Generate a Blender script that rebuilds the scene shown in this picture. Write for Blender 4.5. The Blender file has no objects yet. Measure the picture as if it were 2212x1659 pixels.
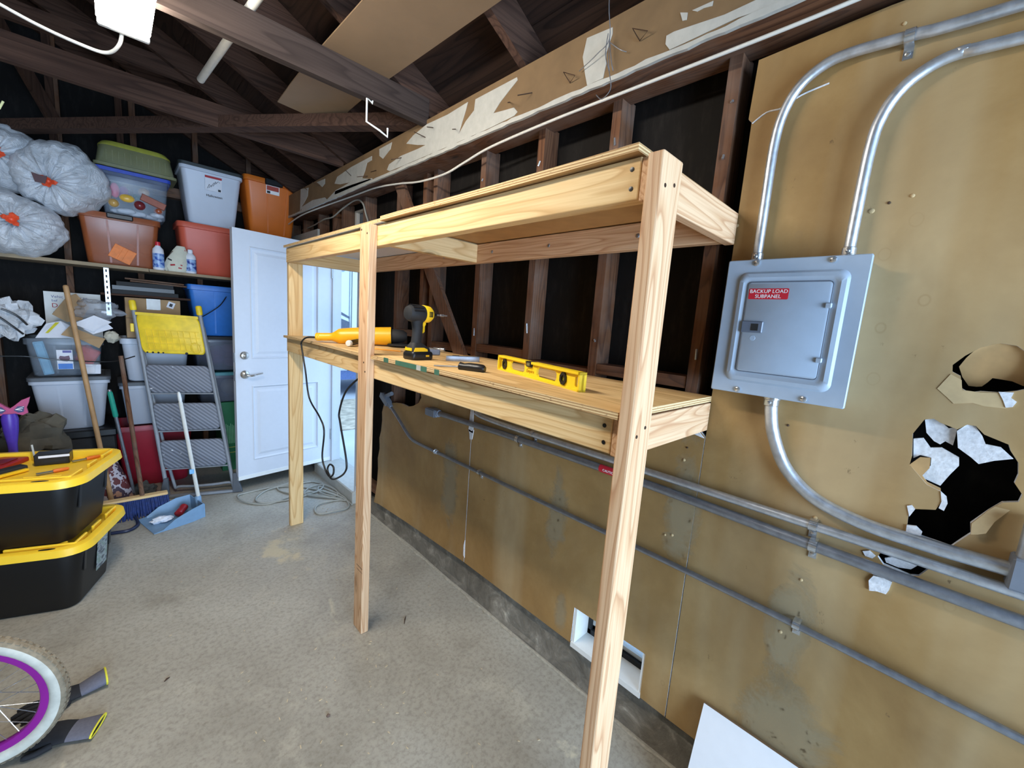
import bpy, bmesh, math, random
from math import sin, cos, pi, radians
from mathutils import Vector, Matrix, Euler
from mathutils.geometry import tessellate_polygon
from mathutils.noise import noise as mnoise

random.seed(7)
scene = bpy.context.scene
COL = scene.collection

# ------------------------------------------------------------------ camera
CAM_LOC = Vector((-1.4, 0.0, 1.56))
YAW, PIT, ROL = 0.77784459, -0.146471184, 0.0728715147
fwd = Vector((sin(YAW) * cos(PIT), cos(YAW) * cos(PIT), sin(PIT)))
r0 = Vector((cos(YAW), -sin(YAW), 0))
u0 = r0.cross(fwd)
rgt = cos(ROL) * r0 + sin(ROL) * u0
upv = -sin(ROL) * r0 + cos(ROL) * u0
cam_d = bpy.data.cameras.new('camera')
cam_d.sensor_width = 36.0
cam_d.lens = 884.4 / 2212 * 36.0
cam_d.clip_start = 0.02
cam = bpy.data.objects.new('camera', cam_d)
cam.matrix_world = Matrix(((rgt.x, upv.x, -fwd.x, CAM_LOC.x), (rgt.y, upv.y, -fwd.y, CAM_LOC.y),
                           (rgt.z, upv.z, -fwd.z, CAM_LOC.z), (0, 0, 0, 1)))
COL.objects.link(cam)
scene.camera = cam

# ------------------------------------------------------------------ view, world, light
vs = scene.view_settings
vs.view_transform = 'Standard'
vs.look = 'None'
vs.gamma = 1.0
vs.use_curve_mapping = False
vs.exposure = 1.22

world = bpy.data.worlds.new('world')
scene.world = world
world.use_nodes = True
wn = world.node_tree.nodes
wn['Background'].inputs['Color'].default_value = (0.42, 0.66, 1.0, 1)
wn['Background'].inputs['Strength'].default_value = 1.3


def area_light(name, loc, rot, sx, sy, energy, color):
    l = bpy.data.lights.new(name, 'AREA')
    l.shape = 'RECTANGLE'
    l.size, l.size_y, l.energy, l.color = sx, sy, energy, color
    o = bpy.data.objects.new(name, l)
    o.location, o.rotation_euler = loc, rot
    COL.objects.link(o)
    return o


# daylight coming in through the open garage door behind the camera
area_light('garage_door_daylight', (-1.3, -2.95, 1.2), (radians(90), 0, 0), 2.3, 2.1, 125, (0.55, 0.75, 1.0))
# daylight at the side door
area_light('side_door_daylight', (0.45, 3.55, 1.2), (0, radians(90), 0), 2.0, 0.8, 1.3, (0.50, 0.72, 1.0))


# ------------------------------------------------------------------ mesh helpers
class MB:
    def __init__(self):
        self.v, self.f, self.m = [], [], []

    def add(self, vs_, fs_, mi=0):
        b = len(self.v)
        self.v += [Vector(p) for p in vs_]
        for q in fs_:
            self.f.append(tuple(b + i for i in q))
            self.m.append(mi)
        return self

    def box(self, x0, x1, y0, y1, z0, z1, mi=0):
        x0, x1 = min(x0, x1), max(x0, x1)
        y0, y1 = min(y0, y1), max(y0, y1)
        z0, z1 = min(z0, z1), max(z0, z1)
        return self.add([(x0, y0, z0), (x1, y0, z0), (x1, y1, z0), (x0, y1, z0),
                         (x0, y0, z1), (x1, y0, z1), (x1, y1, z1), (x0, y1, z1)],
                        [(0, 3, 2, 1), (4, 5, 6, 7), (0, 1, 5, 4), (1, 2, 6, 5), (2, 3, 7, 6), (3, 0, 4, 7)], mi)

    def obox(self, c, s, rot=(0, 0, 0), mi=0):
        R = rot if isinstance(rot, Matrix) else Euler(rot).to_matrix()
        c = Vector(c)
        pts = []
        for dz in (-.5, .5):
            for dx, dy in ((-.5, -.5), (.5, -.5), (.5, .5), (-.5, .5)):
                pts.append(c + R @ Vector((dx * s[0], dy * s[1], dz * s[2])))
        return self.add(pts, [(0, 3, 2, 1), (4, 5, 6, 7), (0, 1, 5, 4), (1, 2, 6, 5), (2, 3, 7, 6), (3, 0, 4, 7)], mi)

    def beam(self, p0, p1, w, h, up=(0, 0, 1), mi=0):
        p0, p1 = Vector(p0), Vector(p1)
        d = (p1 - p0).normalized()
        s = d.cross(Vector(up)).normalized()
        u = s.cross(d)
        R = Matrix((s, d, u)).transposed()
        return self.obox((p0 + p1) / 2, (w, (p1 - p0).length, h), R, mi)

    def loft(self, rings, cap0=True, cap1=True, closed=True, mi=0):
        n = len(rings[0])
        b = len(self.v)
        for r in rings:
            self.v += [Vector(p) for p in r]
        for k in range(len(rings) - 1):
            for i in range(n if closed else n - 1):
                j = (i + 1) % n
                self.f.append((b + k * n + i, b + k * n + j, b + (k + 1) * n + j, b + (k + 1) * n + i))
                self.m.append(mi)
        if cap0:
            self.f.append(tuple(b + i for i in reversed(range(n))))
            self.m.append(mi)
        if cap1:
            e = b + (len(rings) - 1) * n
            self.f.append(tuple(e + i for i in range(n)))
            self.m.append(mi)
        return self

    def tube(self, path, r, n=10, closed=False, caps=True, mi=0, flat=1.0):
        P = [Vector(p) for p in path]
        m = len(P)
        rr = r if isinstance(r, (list, tuple)) else [r] * m
        T = []
        for i in range(m):
            if closed:
                t = P[(i + 1) % m] - P[i - 1]
            else:
                t = P[min(i + 1, m - 1)] - P[max(i - 1, 0)]
            T.append(t.normalized())
        a = Vector((0, 0, 1)) if abs(T[0].z) < .9 else Vector((1, 0, 0))
        nrm = (a - a.dot(T[0]) * T[0]).normalized()
        rings = []
        for i in range(m):
            q_ = nrm - nrm.dot(T[i]) * T[i]
            if q_.length < 1e-4:
                q_ = T[i].orthogonal()
            nrm = q_.normalized()
            bn = T[i].cross(nrm)
            rings.append([P[i] + rr[i] * (cos(2 * pi * k / n) * nrm * flat + sin(2 * pi * k / n) * bn) for k in range(n)])
        if closed:
            rings.append(rings[0])
        return self.loft(rings, caps and not closed, caps and not closed, mi=mi)

    def cyl(self, p0, p1, r, n=16, r1=None, mi=0):
        return self.tube([p0, p1], [r, r if r1 is None else r1], n, mi=mi)

    def lathe(self, prof, c, axis=(0, 0, 1), n=24, mi=0, caps=True):
        c, ax = Vector(c), Vector(axis).normalized()
        a = Vector((0, 0, 1)) if abs(ax.z) < .9 else Vector((1, 0, 0))
        e1 = (a - a.dot(ax) * ax).normalized()
        e2 = ax.cross(e1)
        rings = [[c + ax * z + r * (cos(2 * pi * k / n) * e1 + sin(2 * pi * k / n) * e2) for k in range(n)] for r, z in prof]
        return self.loft(rings, caps, caps, mi=mi)

    def slab(self, outer, holes, fn, t, mi=0, mi_edge=None):
        """flat polygon with holes; fn(a, b, d) -> world point, d = depth 0..t"""
        loops = [[Vector((a, b, 0)) for a, b in L] for L in [outer] + list(holes)]
        tris = tessellate_polygon(loops)
        flat = [p for L in loops for p in L]
        N = len(flat)
        b0 = len(self.v)
        self.v += [Vector(fn(p.x, p.y, 0)) for p in flat] + [Vector(fn(p.x, p.y, t)) for p in flat]
        for q in tris:
            self.f.append(tuple(b0 + i for i in q)); self.m.append(mi)
            self.f.append(tuple(b0 + N + i for i in reversed(q))); self.m.append(mi)
        k = 0
        me = mi if mi_edge is None else mi_edge
        for L in loops:
            n = len(L)
            for i in range(n):
                j = (i + 1) % n
                self.f.append((b0 + k + i, b0 + k + j, b0 + N + k + j, b0 + N + k + i)); self.m.append(me)
            k += n
        return self

    def sphere(self, c, r, n=16, m=10, mi=0):
        c = Vector(c)
        rx, ry, rz = (r, r, r) if not isinstance(r, (tuple, list)) else r
        rings = []
        for k in range(1, m):
            th = pi * k / m
            rings.append([c + Vector((rx * sin(th) * cos(2 * pi * i / n), ry * sin(th) * sin(2 * pi * i / n), -rz * cos(th))) for i in range(n)])
        return self.loft(rings, mi=mi)

    def xform(self, M):
        self.v = [M @ p for p in self.v]
        return self

    def build(self, name, mats, parent=None, smooth=0, bevel=0, origin=None, seg=1):
        """mesh object; vertices are in world space, origin defaults to the root's location"""
        off = Vector((0, 0, 0))
        p = parent
        while p is not None:
            off += p.location
            p = p.parent
        loc = Vector((0, 0, 0))
        if parent is None:
            if origin is None:
                xs = [q.x for q in self.v]; ys = [q.y for q in self.v]; zs = [q.z for q in self.v]
                origin = ((min(xs) + max(xs)) / 2, (min(ys) + max(ys)) / 2, min(zs))
            loc = Vector(origin)
            off = loc
        me = bpy.data.meshes.new(name)
        me.from_pydata([tuple(q - off) for q in self.v], [], self.f)
        if not isinstance(mats, (list, tuple)):
            mats = [mats]
        for m_ in mats:
            me.materials.append(m_)
        if any(self.m):
            me.polygons.foreach_set('material_index', self.m)
        bm = bmesh.new()
        bm.from_mesh(me)
        bmesh.ops.recalc_face_normals(bm, faces=bm.faces)
        if bevel:
            es = [e for e in bm.edges if len(e.link_faces) == 2 and e.calc_face_angle(0) > .6]
            bmesh.ops.bevel(bm, geom=es, offset=bevel, segments=seg, affect='EDGES', profile=.5, clamp_overlap=True)
        bm.to_mesh(me)
        bm.free()
        if smooth:
            me.polygons.foreach_set('use_smooth', [True] * len(me.polygons))
            me.set_sharp_from_angle(angle=radians(smooth))
        me.update()
        o = bpy.data.objects.new(name, me)
        o.location = loc
        COL.objects.link(o)
        o.parent = parent
        return o


def tag(o, label=None, cat=None, group=None, kind=None):
    for k, v in (('label', label), ('category', cat), ('group', group), ('kind', kind)):
        if v:
            o[k] = v
    return o


def thing(name, loc, label=None, cat=None, group=None, kind=None):
    o = bpy.data.objects.new(name, None)
    o.empty_display_size = .05
    o.location = loc
    COL.objects.link(o)
    return tag(o, label, cat, group, kind)


def text_mesh(name, s, size, M, mat_, parent, depth=0.0004, align='CENTER', shear=0.0):
    cu = bpy.data.curves.new(name, 'FONT')
    cu.body, cu.size, cu.extrude, cu.align_x, cu.align_y, cu.shear = s, size, depth, align, 'CENTER', shear
    cu.resolution_u = 3
    ob = bpy.data.objects.new(name, cu)
    COL.objects.link(ob)
    dg = bpy.context.evaluated_depsgraph_get()
    me = bpy.data.meshes.new_from_object(ob.evaluated_get(dg))
    bpy.data.objects.remove(ob)
    mb = MB()
    mb.add([M @ v.co for v in me.vertices], [tuple(p.vertices) for p in me.polygons])
    bpy.data.meshes.remove(me)
    return mb.build(name, mat_, parent)


def frame(o, ex, ey, ez=None):
    """matrix with local x -> ex, y -> ey, z -> ex x ey, origin o"""
    ex, ey = Vector(ex).normalized(), Vector(ey).normalized()
    ez = ex.cross(ey) if ez is None else Vector(ez)
    M = Matrix((ex, ey, ez)).transposed().to_4x4()
    M.translation = Vector(o)
    return M


def rrect(cx, cy, w, d, r, z, n=5):
    pts = []
    for sx, sy, a0 in ((1, 1, 0), (-1, 1, 90), (-1, -1, 180), (1, -1, 270)):
        for k in range(n + 1):
            a = radians(a0 + 90 * k / n)
            pts.append(Vector((cx + sx * (w / 2 - r) + r * cos(a), cy + sy * (d / 2 - r) + r * sin(a), z)))
    return pts


def smooth_path(pts, k=6, closed=False):
    P = [Vector(p) for p in pts]
    n = len(P)
    out = []
    for i in range(n if closed else n - 1):
        p0 = P[i - 1] if closed or i > 0 else P[0]
        p1, p2 = P[i], P[(i + 1) % n]
        p3 = P[(i + 2) % n] if closed or i + 2 < n else P[-1]
        for j in range(k):
            t = j / k
            out.append(.5 * ((2 * p1) + (p2 - p0) * t + (2 * p0 - 5 * p1 + 4 * p2 - p3) * t * t + (3 * p1 - p0 - 3 * p2 + p3) * t ** 3))
    if not closed:
        out.append(P[-1])
    return out


# ------------------------------------------------------------------ materials
class NT:
    def __init__(self, name):
        self.mat = bpy.data.materials.new(name)
        self.mat.use_nodes = True
        self.t = self.mat.node_tree
        self.p = self.t.nodes['Principled BSDF']
        self.tc = self.t.nodes.new('ShaderNodeTexCoord')

    def n(self, typ, ins=None, **kw):
        nd = self.t.nodes.new(typ)
        for k, v in kw.items():
            setattr(nd, k, v)
        for k, v in (ins or {}).items():
            s = nd.inputs[k]
            if hasattr(v, 'bl_idname') or isinstance(v, bpy.types.NodeSocket):
                self.t.links.new(v, s)
            else:
                s.default_value = v
        return nd

    def mapping(self, scale=(1, 1, 1), rot=(0, 0, 0), loc=(0, 0, 0), src='Object'):
        return self.n('ShaderNodeMapping', {'Vector': self.tc.outputs[src], 'Scale': scale, 'Rotation': rot, 'Location': loc}).outputs[0]

    def noise(self, vec, scale, detail=4, rough=.55, dist=0.0):
        return self.n('ShaderNodeTexNoise', {'Vector': vec, 'Scale': scale, 'Detail': detail, 'Roughness': rough, 'Distortion': dist}).outputs['Fac']

    def ramp(self, fac, stops, interp='LINEAR'):
        nd = self.n('ShaderNodeValToRGB', {'Fac': fac})
        cr = nd.color_ramp
        cr.interpolation = interp
        while len(cr.elements) < len(stops):
            cr.elements.new(.5)
        for e, (p, c) in zip(cr.elements, stops):
            e.position = p
            e.color = (*c, 1) if len(c) == 3 else c
        return nd.outputs['Color']

    def mix(self, fac, a, b, mode='MIX'):
        nd = self.n('ShaderNodeMix', data_type='RGBA', blend_type=mode)
        for s, v in ((nd.inputs['Factor'], fac), (nd.inputs[6], a), (nd.inputs[7], b)):
            if isinstance(v, bpy.types.NodeSocket):
                self.t.links.new(v, s)
            else:
                s.default_value = v if not isinstance(v, tuple) or len(v) == 4 else (*v, 1)
        return nd.outputs[2]

    def math(self, op, a, b=0.0, clamp=False):
        nd = self.n('ShaderNodeMath', operation=op, use_clamp=clamp)
        for s, v in zip(nd.inputs, (a, b)):
            if isinstance(v, bpy.types.NodeSocket):
                self.t.links.new(v, s)
            else:
                s.default_value = v
        return nd.outputs[0]

    def bump(self, h, strength=.3, dist=.002):
        b = self.n('ShaderNodeBump', {'Height': h, 'Strength': strength, 'Distance': dist})
        self.t.links.new(b.outputs[0], self.p.inputs['Normal'])

    def set(self, **kw):
        names = {'color': 'Base Color', 'rough': 'Roughness', 'metal': 'Metallic', 'spec': 'Specular IOR Level', 'alpha': 'Alpha',
                 'trans': 'Transmission Weight', 'coat': 'Coat Weight', 'sheen': 'Sheen Weight', 'sub': 'Subsurface Weight'}
        for k, v in kw.items():
            s = self.p.inputs[names[k]]
            if isinstance(v, bpy.types.NodeSocket):
                self.t.links.new(v, s)
            elif k == 'color':
                s.default_value = (*v, 1)
            else:
                s.default_value = v
        return self


def srgb(*c):
    return tuple(((x / 255) / 12.92 if x / 255 <= .04045 else ((x / 255 + .055) / 1.055) ** 2.4) for x in c)


def plain(name, color, rough=.5, metal=0.0, spec=.5, var=.12, scale=30.0, bump=0.0):
    t = NT(name)
    v = t.noise(t.mapping(), scale, 3)
    lo = tuple(c * (1 - var) for c in color)
    hi = tuple(min(1, c * (1 + var)) for c in color)
    t.set(color=t.ramp(v, [(.3, lo), (.7, hi)]), rough=rough, metal=metal, spec=spec)
    if bump:
        t.bump(v, bump, .001)
    return t.mat


def wood(name, axis, light, mid, dark, ring=9.0, seed=0.0, rough=.65, knots=True, grey=0.0):
    """sawn lumber with grain running along axis (0,1,2)"""
    t = NT(name)
    sc = [1.0, 1.0, 1.0]
    sc[axis] = .09
    v = t.mapping(tuple(sc), loc=(seed, seed * 1.7, seed * .6))
    sc2 = [1.0, 1.0, 1.0]
    sc2[axis] = .02
    v2 = t.mapping(tuple(sc2), loc=(seed * 2, seed, 0))
    low = t.noise(v, 6.0, 2, .5)
    bands = t.math('FRACT', t.math('MULTIPLY', low, ring))
    fine = t.noise(v2, 160.0, 3, .6)
    col = t.ramp(bands, [(0, light), (.45, light), (.74, mid), (.90, dark), (1, light)])
    col = t.mix(t.ramp(fine, [(.42, (0, 0, 0)), (.68, (.55, .55, .55))]), col, dark)
    blot = t.noise(t.mapping(loc=(seed, 2, seed)), 3.0, 4)
    col = t.mix(t.math('MULTIPLY', blot, .35), col, mid)
    if knots:
        sk = [5.0, 5.0, 5.0]
        sk[axis] = 1.7
        kv = t.mapping(tuple(sk), loc=(seed * 3.1, seed * 1.3, seed))
        vo = t.n('ShaderNodeTexVoronoi', {'Vector': kv, 'Scale': 1.0, 'Randomness': 1.0}).outputs['Distance']
        kd = tuple(c * .35 for c in dark)
        km = t.ramp(vo, [(.02, (1, 1, 1)), (.055, (.6, .6, .6)), (.065, (.15, .15, .15)), (.085, (.35, .35, .35)), (.12, (0, 0, 0))])
        col = t.mix(km, col, kd)
    if grey:
        g = t.noise(t.mapping(loc=(seed, 0, seed)), 5.0, 4)
        col = t.mix(t.math('MULTIPLY', t.ramp(g, [(.4, (0, 0, 0)), (.7, (1, 1, 1))]), grey), col, (.30, .27, .24))
    t.set(color=col, rough=rough, spec=.25)
    t.bump(fine, .15, .001)
    return t.mat
# --- wood kinds
PINE = (srgb(232, 202, 150), srgb(222, 186, 132), srgb(200, 158, 104))
FIR = (srgb(222, 186, 148), srgb(208, 166, 126), srgb(184, 136, 98))
M = {}
for ax, nm in ((0, 'x'), (1, 'y'), (2, 'z')):
    M['pine_' + nm] = wood('pine_lumber_' + nm, ax, *PINE, ring=20, seed=2.3)
    M['fir_' + nm] = wood('fir_lumber_' + nm, ax, *FIR, ring=30, seed=5.1)
    M['old_' + nm] = wood('aged_framing_' + nm, ax, srgb(112, 76, 52), srgb(94, 61, 40), srgb(72, 46, 32), ring=26, seed=1.1, rough=.8, grey=.25)
    M['roof_' + nm] = wood('roof_framing_' + nm, ax, srgb(80, 57, 45), srgb(67, 46, 36), srgb(49, 33, 26), ring=18, seed=8.1, rough=.85, knots=False)
M['board_dark'] = wood('dark_roof_boards', 1, srgb(56, 39, 30), srgb(46, 31, 24), srgb(34, 23, 18), ring=14, seed=4.4, rough=.9, knots=False)
M['joist_dark'] = wood('dark_joist', 0, srgb(66, 54, 48), srgb(56, 45, 40), srgb(45, 35, 31), ring=10, seed=3.3, rough=.85, knots=False)


def mk_ply():
    t = NT('plywood_face')
    v = t.mapping((1, .12, 1), loc=(3, 1, 0))
    low = t.noise(v, 7, 3)
    b = t.math('FRACT', t.math('MULTIPLY', low, 8))
    c = t.ramp(b, [(0, srgb(226, 192, 138)), (.6, srgb(216, 180, 124)), (.9, srgb(198, 160, 106)), (1, srgb(226, 192, 138))])
    pat = t.noise(t.mapping((1, .5, 1)), 5, 4)
    c = t.mix(t.ramp(pat, [(.58, (0, 0, 0)), (.75, (.5, .5, .5))]), c, srgb(150, 108, 62))
    t.set(color=c, rough=.6, spec=.25)
    return t.mat


def mk_ply_edge(name, axis_z=True):
    t = NT(name)
    sz = t.n('ShaderNodeSeparateXYZ', {0: t.mapping()}).outputs[2]
    w = t.math('FRACT', t.math('ADD', t.math('MULTIPLY', sz, 150.0), t.math('MULTIPLY', t.noise(t.mapping(), 3, 2), .6)))
    sp = t.noise(t.mapping((1, 1, 3)), 60, 4)
    c = t.ramp(w, [(.05, srgb(226, 200, 152)), (.50, srgb(220, 190, 140)), (.56, srgb(176, 138, 94)), (.95, srgb(168, 130, 88))])
    c = t.mix(t.ramp(sp, [(.60, (0, 0, 0)), (.72, (.8, .8, .8))]), c, srgb(112, 78, 52))
    t.set(color=c, rough=.75, spec=.2)
    return t.mat


M['ply'] = mk_ply()
M['ply_edge'] = mk_ply_edge('plywood_edge')
M['ply_dark'] = plain('plywood_underside', srgb(176, 132, 78), .65, var=.10, scale=14)  # darker plywood tone on the deck undersides


def mk_drywall():
    t = NT('kraft_drywall_paper')
    v = t.mapping()
    big = t.noise(v, 2.0, 7, .68, .3)
    c = t.ramp(big, [(.28, srgb(132, 100, 58)), (.50, srgb(154, 121, 74)), (.72, srgb(172, 140, 92))])
    # pale dusty vertical runs
    run = t.noise(t.mapping((1, 1, .12), loc=(0, 3.3, 0)), 3.4, 3)
    c = t.mix(t.math('MULTIPLY', t.ramp(run, [(.52, (0, 0, 0)), (.68, (1, 1, 1))]), .42), c, srgb(190, 172, 136))
    # drip rings
    vo = t.n('ShaderNodeTexVoronoi', {'Vector': t.mapping((1, 1, .8)), 'Scale': 13.0, 'Randomness': 1.0}).outputs['Distance']
    gate = t.noise(v, 2.1, 2)
    ring = t.math('MULTIPLY', t.ramp(vo, [(.13, (0, 0, 0)), (.155, (1, 1, 1)), (.19, (0, 0, 0))]), t.ramp(gate, [(.44, (0, 0, 0)), (.56, (.45, .45, .45))]))
    c = t.mix(ring, c, srgb(150, 120, 80))
    # small dark specks and scuffs
    sp = t.noise(t.mapping((1, 1, .7)), 21, 6, .75)
    c = t.mix(t.ramp(sp, [(.665, (0, 0, 0)), (.73, (.8, .8, .8))]), c, srgb(84, 64, 42))
    dirt = t.noise(t.mapping((1, 1, .5), loc=(1, 7, 2)), 2.6, 5, .65)
    c = t.mix(t.ramp(dirt, [(.50, (0, 0, 0)), (.70, (.5, .5, .5))]), c, srgb(134, 106, 70))
    t.set(color=c, rough=.62, spec=.3)
    t.bump(t.noise(v, 40, 4), .08, .002)
    return t.mat


M['drywall'] = mk_drywall()
M['torn_paper'] = plain('torn_drywall_paper', srgb(186, 160, 118), .85, var=.12, scale=25)
M['brown_paper'] = plain('bent_drywall_paper', srgb(172, 138, 92), .85, var=.18, scale=18)
M['gypsum'] = plain('broken_gypsum', srgb(214, 214, 216), .95, var=.16, scale=120, bump=.8)


def mk_concrete():
    t = NT('garage_concrete')
    v = t.mapping()
    a = t.noise(v, 1.1, 6, .62, .4)
    c = t.ramp(a, [(.28, srgb(140, 134, 122)), (.48, srgb(166, 161, 149)), (.68, srgb(184, 180, 168))])
    b = t.noise(t.mapping(loc=(4, 1, 0)), 3.2, 6, .65, .8)
    c = t.mix(t.ramp(b, [(.56, (0, 0, 0)), (.70, (.55, .55, .55))]), c, srgb(188, 182, 166))
    d = t.noise(t.mapping(loc=(9, 5, 0)), 2.0, 5, .6, .5)
    c = t.mix(t.ramp(d, [(.58, (0, 0, 0)), (.76, (.5, .5, .5))]), c, srgb(112, 104, 90))
    f = t.noise(v, 55, 4, .7)
    c = t.mix(t.ramp(f, [(.45, (0, 0, 0)), (.72, (.55, .55, .55))]), c, srgb(112, 105, 92))
    g2 = t.noise(t.mapping((1, 1, 1), loc=(7, 3, 0)), 9, 6, .7, .6)
    c = t.mix(t.ramp(g2, [(.54, (0, 0, 0)), (.74, (.35, .35, .35))]), c, srgb(180, 173, 158))
    s = t.noise(t.mapping((1, .6, 1), loc=(2, 2, 0)), 1.9, 7, .6, 1.2)
    c = t.mix(t.ramp(s, [(.655, (0, 0, 0)), (.69, (.8, .8, .8))]), c, srgb(200, 192, 168))
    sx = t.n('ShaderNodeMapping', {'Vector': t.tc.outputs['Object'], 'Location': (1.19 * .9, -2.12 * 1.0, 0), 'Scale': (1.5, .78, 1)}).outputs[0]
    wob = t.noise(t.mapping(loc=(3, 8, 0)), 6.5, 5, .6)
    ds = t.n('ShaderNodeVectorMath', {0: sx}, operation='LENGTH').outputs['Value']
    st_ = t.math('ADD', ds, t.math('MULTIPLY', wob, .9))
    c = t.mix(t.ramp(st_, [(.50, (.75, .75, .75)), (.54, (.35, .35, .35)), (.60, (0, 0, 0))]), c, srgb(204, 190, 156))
    t.set(color=c, rough=t.math('ADD', t.math('MULTIPLY', b, .25), .36), spec=.4)
    t.bump(f, .08, .002)
    return t.mat


M['concrete'] = mk_concrete()


def mk_curb():
    t = NT('rough_curb_concrete')
    v = t.mapping()
    a = t.noise(v, 9, 7, .7, .5)
    c = t.ramp(a, [(.3, srgb(88, 83, 74)), (.52, srgb(118, 112, 101)), (.62, srgb(140, 134, 122)), (.72, srgb(186, 180, 166))])
    t.set(color=c, rough=.9)
    t.bump(a, .7, .012)
    return t.mat


M['curb'] = mk_curb()


def mk_felt():
    t = NT('black_building_felt')
    v = t.mapping()
    s = t.noise(t.mapping((1, 1, .25)), 30, 5, .7)
    c = t.ramp(s, [(.5, srgb(20, 18, 17)), (.72, srgb(34, 31, 29)), (.80, srgb(66, 60, 55))])
    t.set(color=c, rough=.8, spec=.2)
    t.bump(t.noise(v, 9, 3), .5, .01)
    return t.mat


M['felt'] = mk_felt()


def mk_steel(name, col, rough):
    t = NT(name)
    n_ = t.noise(t.mapping(), 45, 4, .6)
    c = t.ramp(n_, [(.3, tuple(x * .82 for x in col)), (.7, tuple(min(1, x * 1.1) for x in col))])
    t.set(color=c, rough=t.math('ADD', t.math('MULTIPLY', n_, .2), rough - .1), metal=.82)
    return t.mat


M['galv'] = mk_steel('galvanized_steel', srgb(206, 212, 220), .38)
M['galv_dark'] = mk_steel('dull_galvanized_steel', srgb(154, 159, 168), .40)
M['zinc'] = mk_steel('bright_zinc', srgb(206, 210, 214), .22)
M['nickel'] = mk_steel('satin_nickel', srgb(196, 190, 182), .28)
M['nail'] = mk_steel('rusty_nail', srgb(84, 66, 54), .6)
M['panel'] = plain('grey_enamel', srgb(158, 172, 188), .36, var=.03)
M['panel_dark'] = plain('dark_grey_latch', srgb(96, 105, 120), .35, var=.04)
M['fitting'] = plain('grey_cast_fitting', srgb(112, 118, 128), .45, var=.06)
M['white_door'] = plain('white_door_paint', srgb(204, 207, 214), .42, var=.015)
M['white'] = plain('white_paint', srgb(222, 222, 218), .5, var=.03)
M['offwhite'] = plain('aged_white_paint', srgb(176, 176, 170), .6, var=.07)
M['melamine'] = plain('white_melamine', srgb(224, 226, 230), .30, var=.015)
M['hardboard'] = plain('hardboard', srgb(122, 100, 76), .6, var=.05, scale=9)
M['black'] = plain('black_plastic', srgb(22, 23, 25), .38, var=.1)
M['matte_black'] = plain('matte_black_rubber', srgb(28, 29, 31), .7, var=.15)
M['tote_black'] = plain('black_tote_plastic', srgb(7, 8, 10), .5, var=.06, scale=60)
M['tote_yellow'] = plain('yellow_tote_lid', srgb(250, 205, 52), .42, var=.03, scale=20)
M['tool_yellow'] = plain('yellow_tool_plastic', srgb(243, 196, 36), .38, var=.04)
M['level_yellow'] = plain('yellow_level_plastic', srgb(250, 218, 40), .38, var=.03)
M['grind_yellow'] = plain('amber_tool_plastic', srgb(236, 176, 26), .36, var=.04)
M['ladder_yellow'] = plain('ladder_yellow_plastic', srgb(236, 202, 40), .5, var=.14, scale=16)
M['red_label'] = plain('red_label', srgb(196, 36, 52), .4, var=.02)
M['white_ink'] = plain('white_ink', srgb(240, 240, 240), .5, var=.01)
M['black_ink'] = plain('black_ink', srgb(26, 26, 30), .6, var=.05)
M['blue_ink'] = plain('blue_ink', srgb(58, 72, 132), .6, var=.05)
M['red_ink'] = plain('red_ink', srgb(168, 30, 40), .6, var=.05)
M['cable_white'] = plain('white_cable', srgb(206, 204, 196), .5, var=.04)
M['cord_grey'] = plain('grey_cable', srgb(158, 156, 146), .6, var=.08)
M['cardboard'] = plain('cardboard', srgb(166, 136, 100), .85, var=.08, scale=12)
M['paper'] = plain('paper', srgb(222, 224, 232), .8, var=.03)
M['rail_grey'] = plain('grey_ladder_rail', srgb(136, 140, 146), .42, var=.08)


def mk_step():
    t = NT('ribbed_step_rubber')
    w = t.n('ShaderNodeTexWave', {'Vector': t.mapping((1, .2, 1)), 'Scale': 21.0}, wave_type='BANDS', bands_direction='DIAGONAL').outputs['Fac']
    sp = t.noise(t.mapping((1, 1, 1), loc=(2, 5, 1)), 22, 5, .7, .6)
    c = t.ramp(w, [(.30, srgb(98, 102, 112)), (.65, srgb(128, 132, 143))])
    c = t.mix(t.ramp(sp, [(.655, (0, 0, 0)), (.68, (1, 1, 1))]), c, srgb(226, 228, 232))
    t.set(color=c, rough=.55)
    t.bump(w, .5, .003)
    return t.mat


M['step'] = mk_step()


def clear(name, color, opacity=.35, rough=.25):
    """see-through plastic"""
    t = NT(name)
    v = t.noise(t.mapping(), 8, 4)
    t.set(color=t.ramp(v, [(.3, tuple(c * .9 for c in color)), (.7, color)]), rough=rough, spec=.5,
          alpha=t.math('ADD', t.math('MULTIPLY', v, .2), opacity - .1))
    return t.mat


def mk_bag():
    t = NT('white_bag_film')
    v = t.noise(t.mapping(), 7, 4, .6)
    t.set(color=t.ramp(v, [(.3, srgb(222, 226, 232)), (.6, srgb(244, 246, 250))]), rough=.26, spec=.5, sub=.0)
    t.bump(t.noise(t.mapping(), 11, 6, .7, 2.2), .9, .035)
    return t.mat


M['bag'] = mk_bag()
M['bag_tie'] = plain('red_drawstring', srgb(226, 82, 48), .4, var=.08)
M['dark_red'] = plain('dark_red_film', srgb(70, 20, 26), .5)
M['glass'] = clear('window_glass', (.55, .62, .7), .18, .05)


def mk_emit(name, col, s):
    t = NT(name)
    t.p.inputs['Emission Color'].default_value = (*col, 1)
    t.p.inputs['Emission Strength'].default_value = s
    t.set(color=(.9, .9, .9), rough=.4)
    return t.mat


# ================================================================== the setting
WX = -0.03      # drywall face
SX = -0.018     # stud face
YB = 4.85       # back wall
XL = -5.2       # left wall
YF = -3.0       # front wall (garage door side)


def S(name, mb, mats, parent=None, **kw):
    o = mb.build(name, mats, parent, **kw)
    if parent is None:
        o['kind'] = 'structure'
    return o


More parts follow.
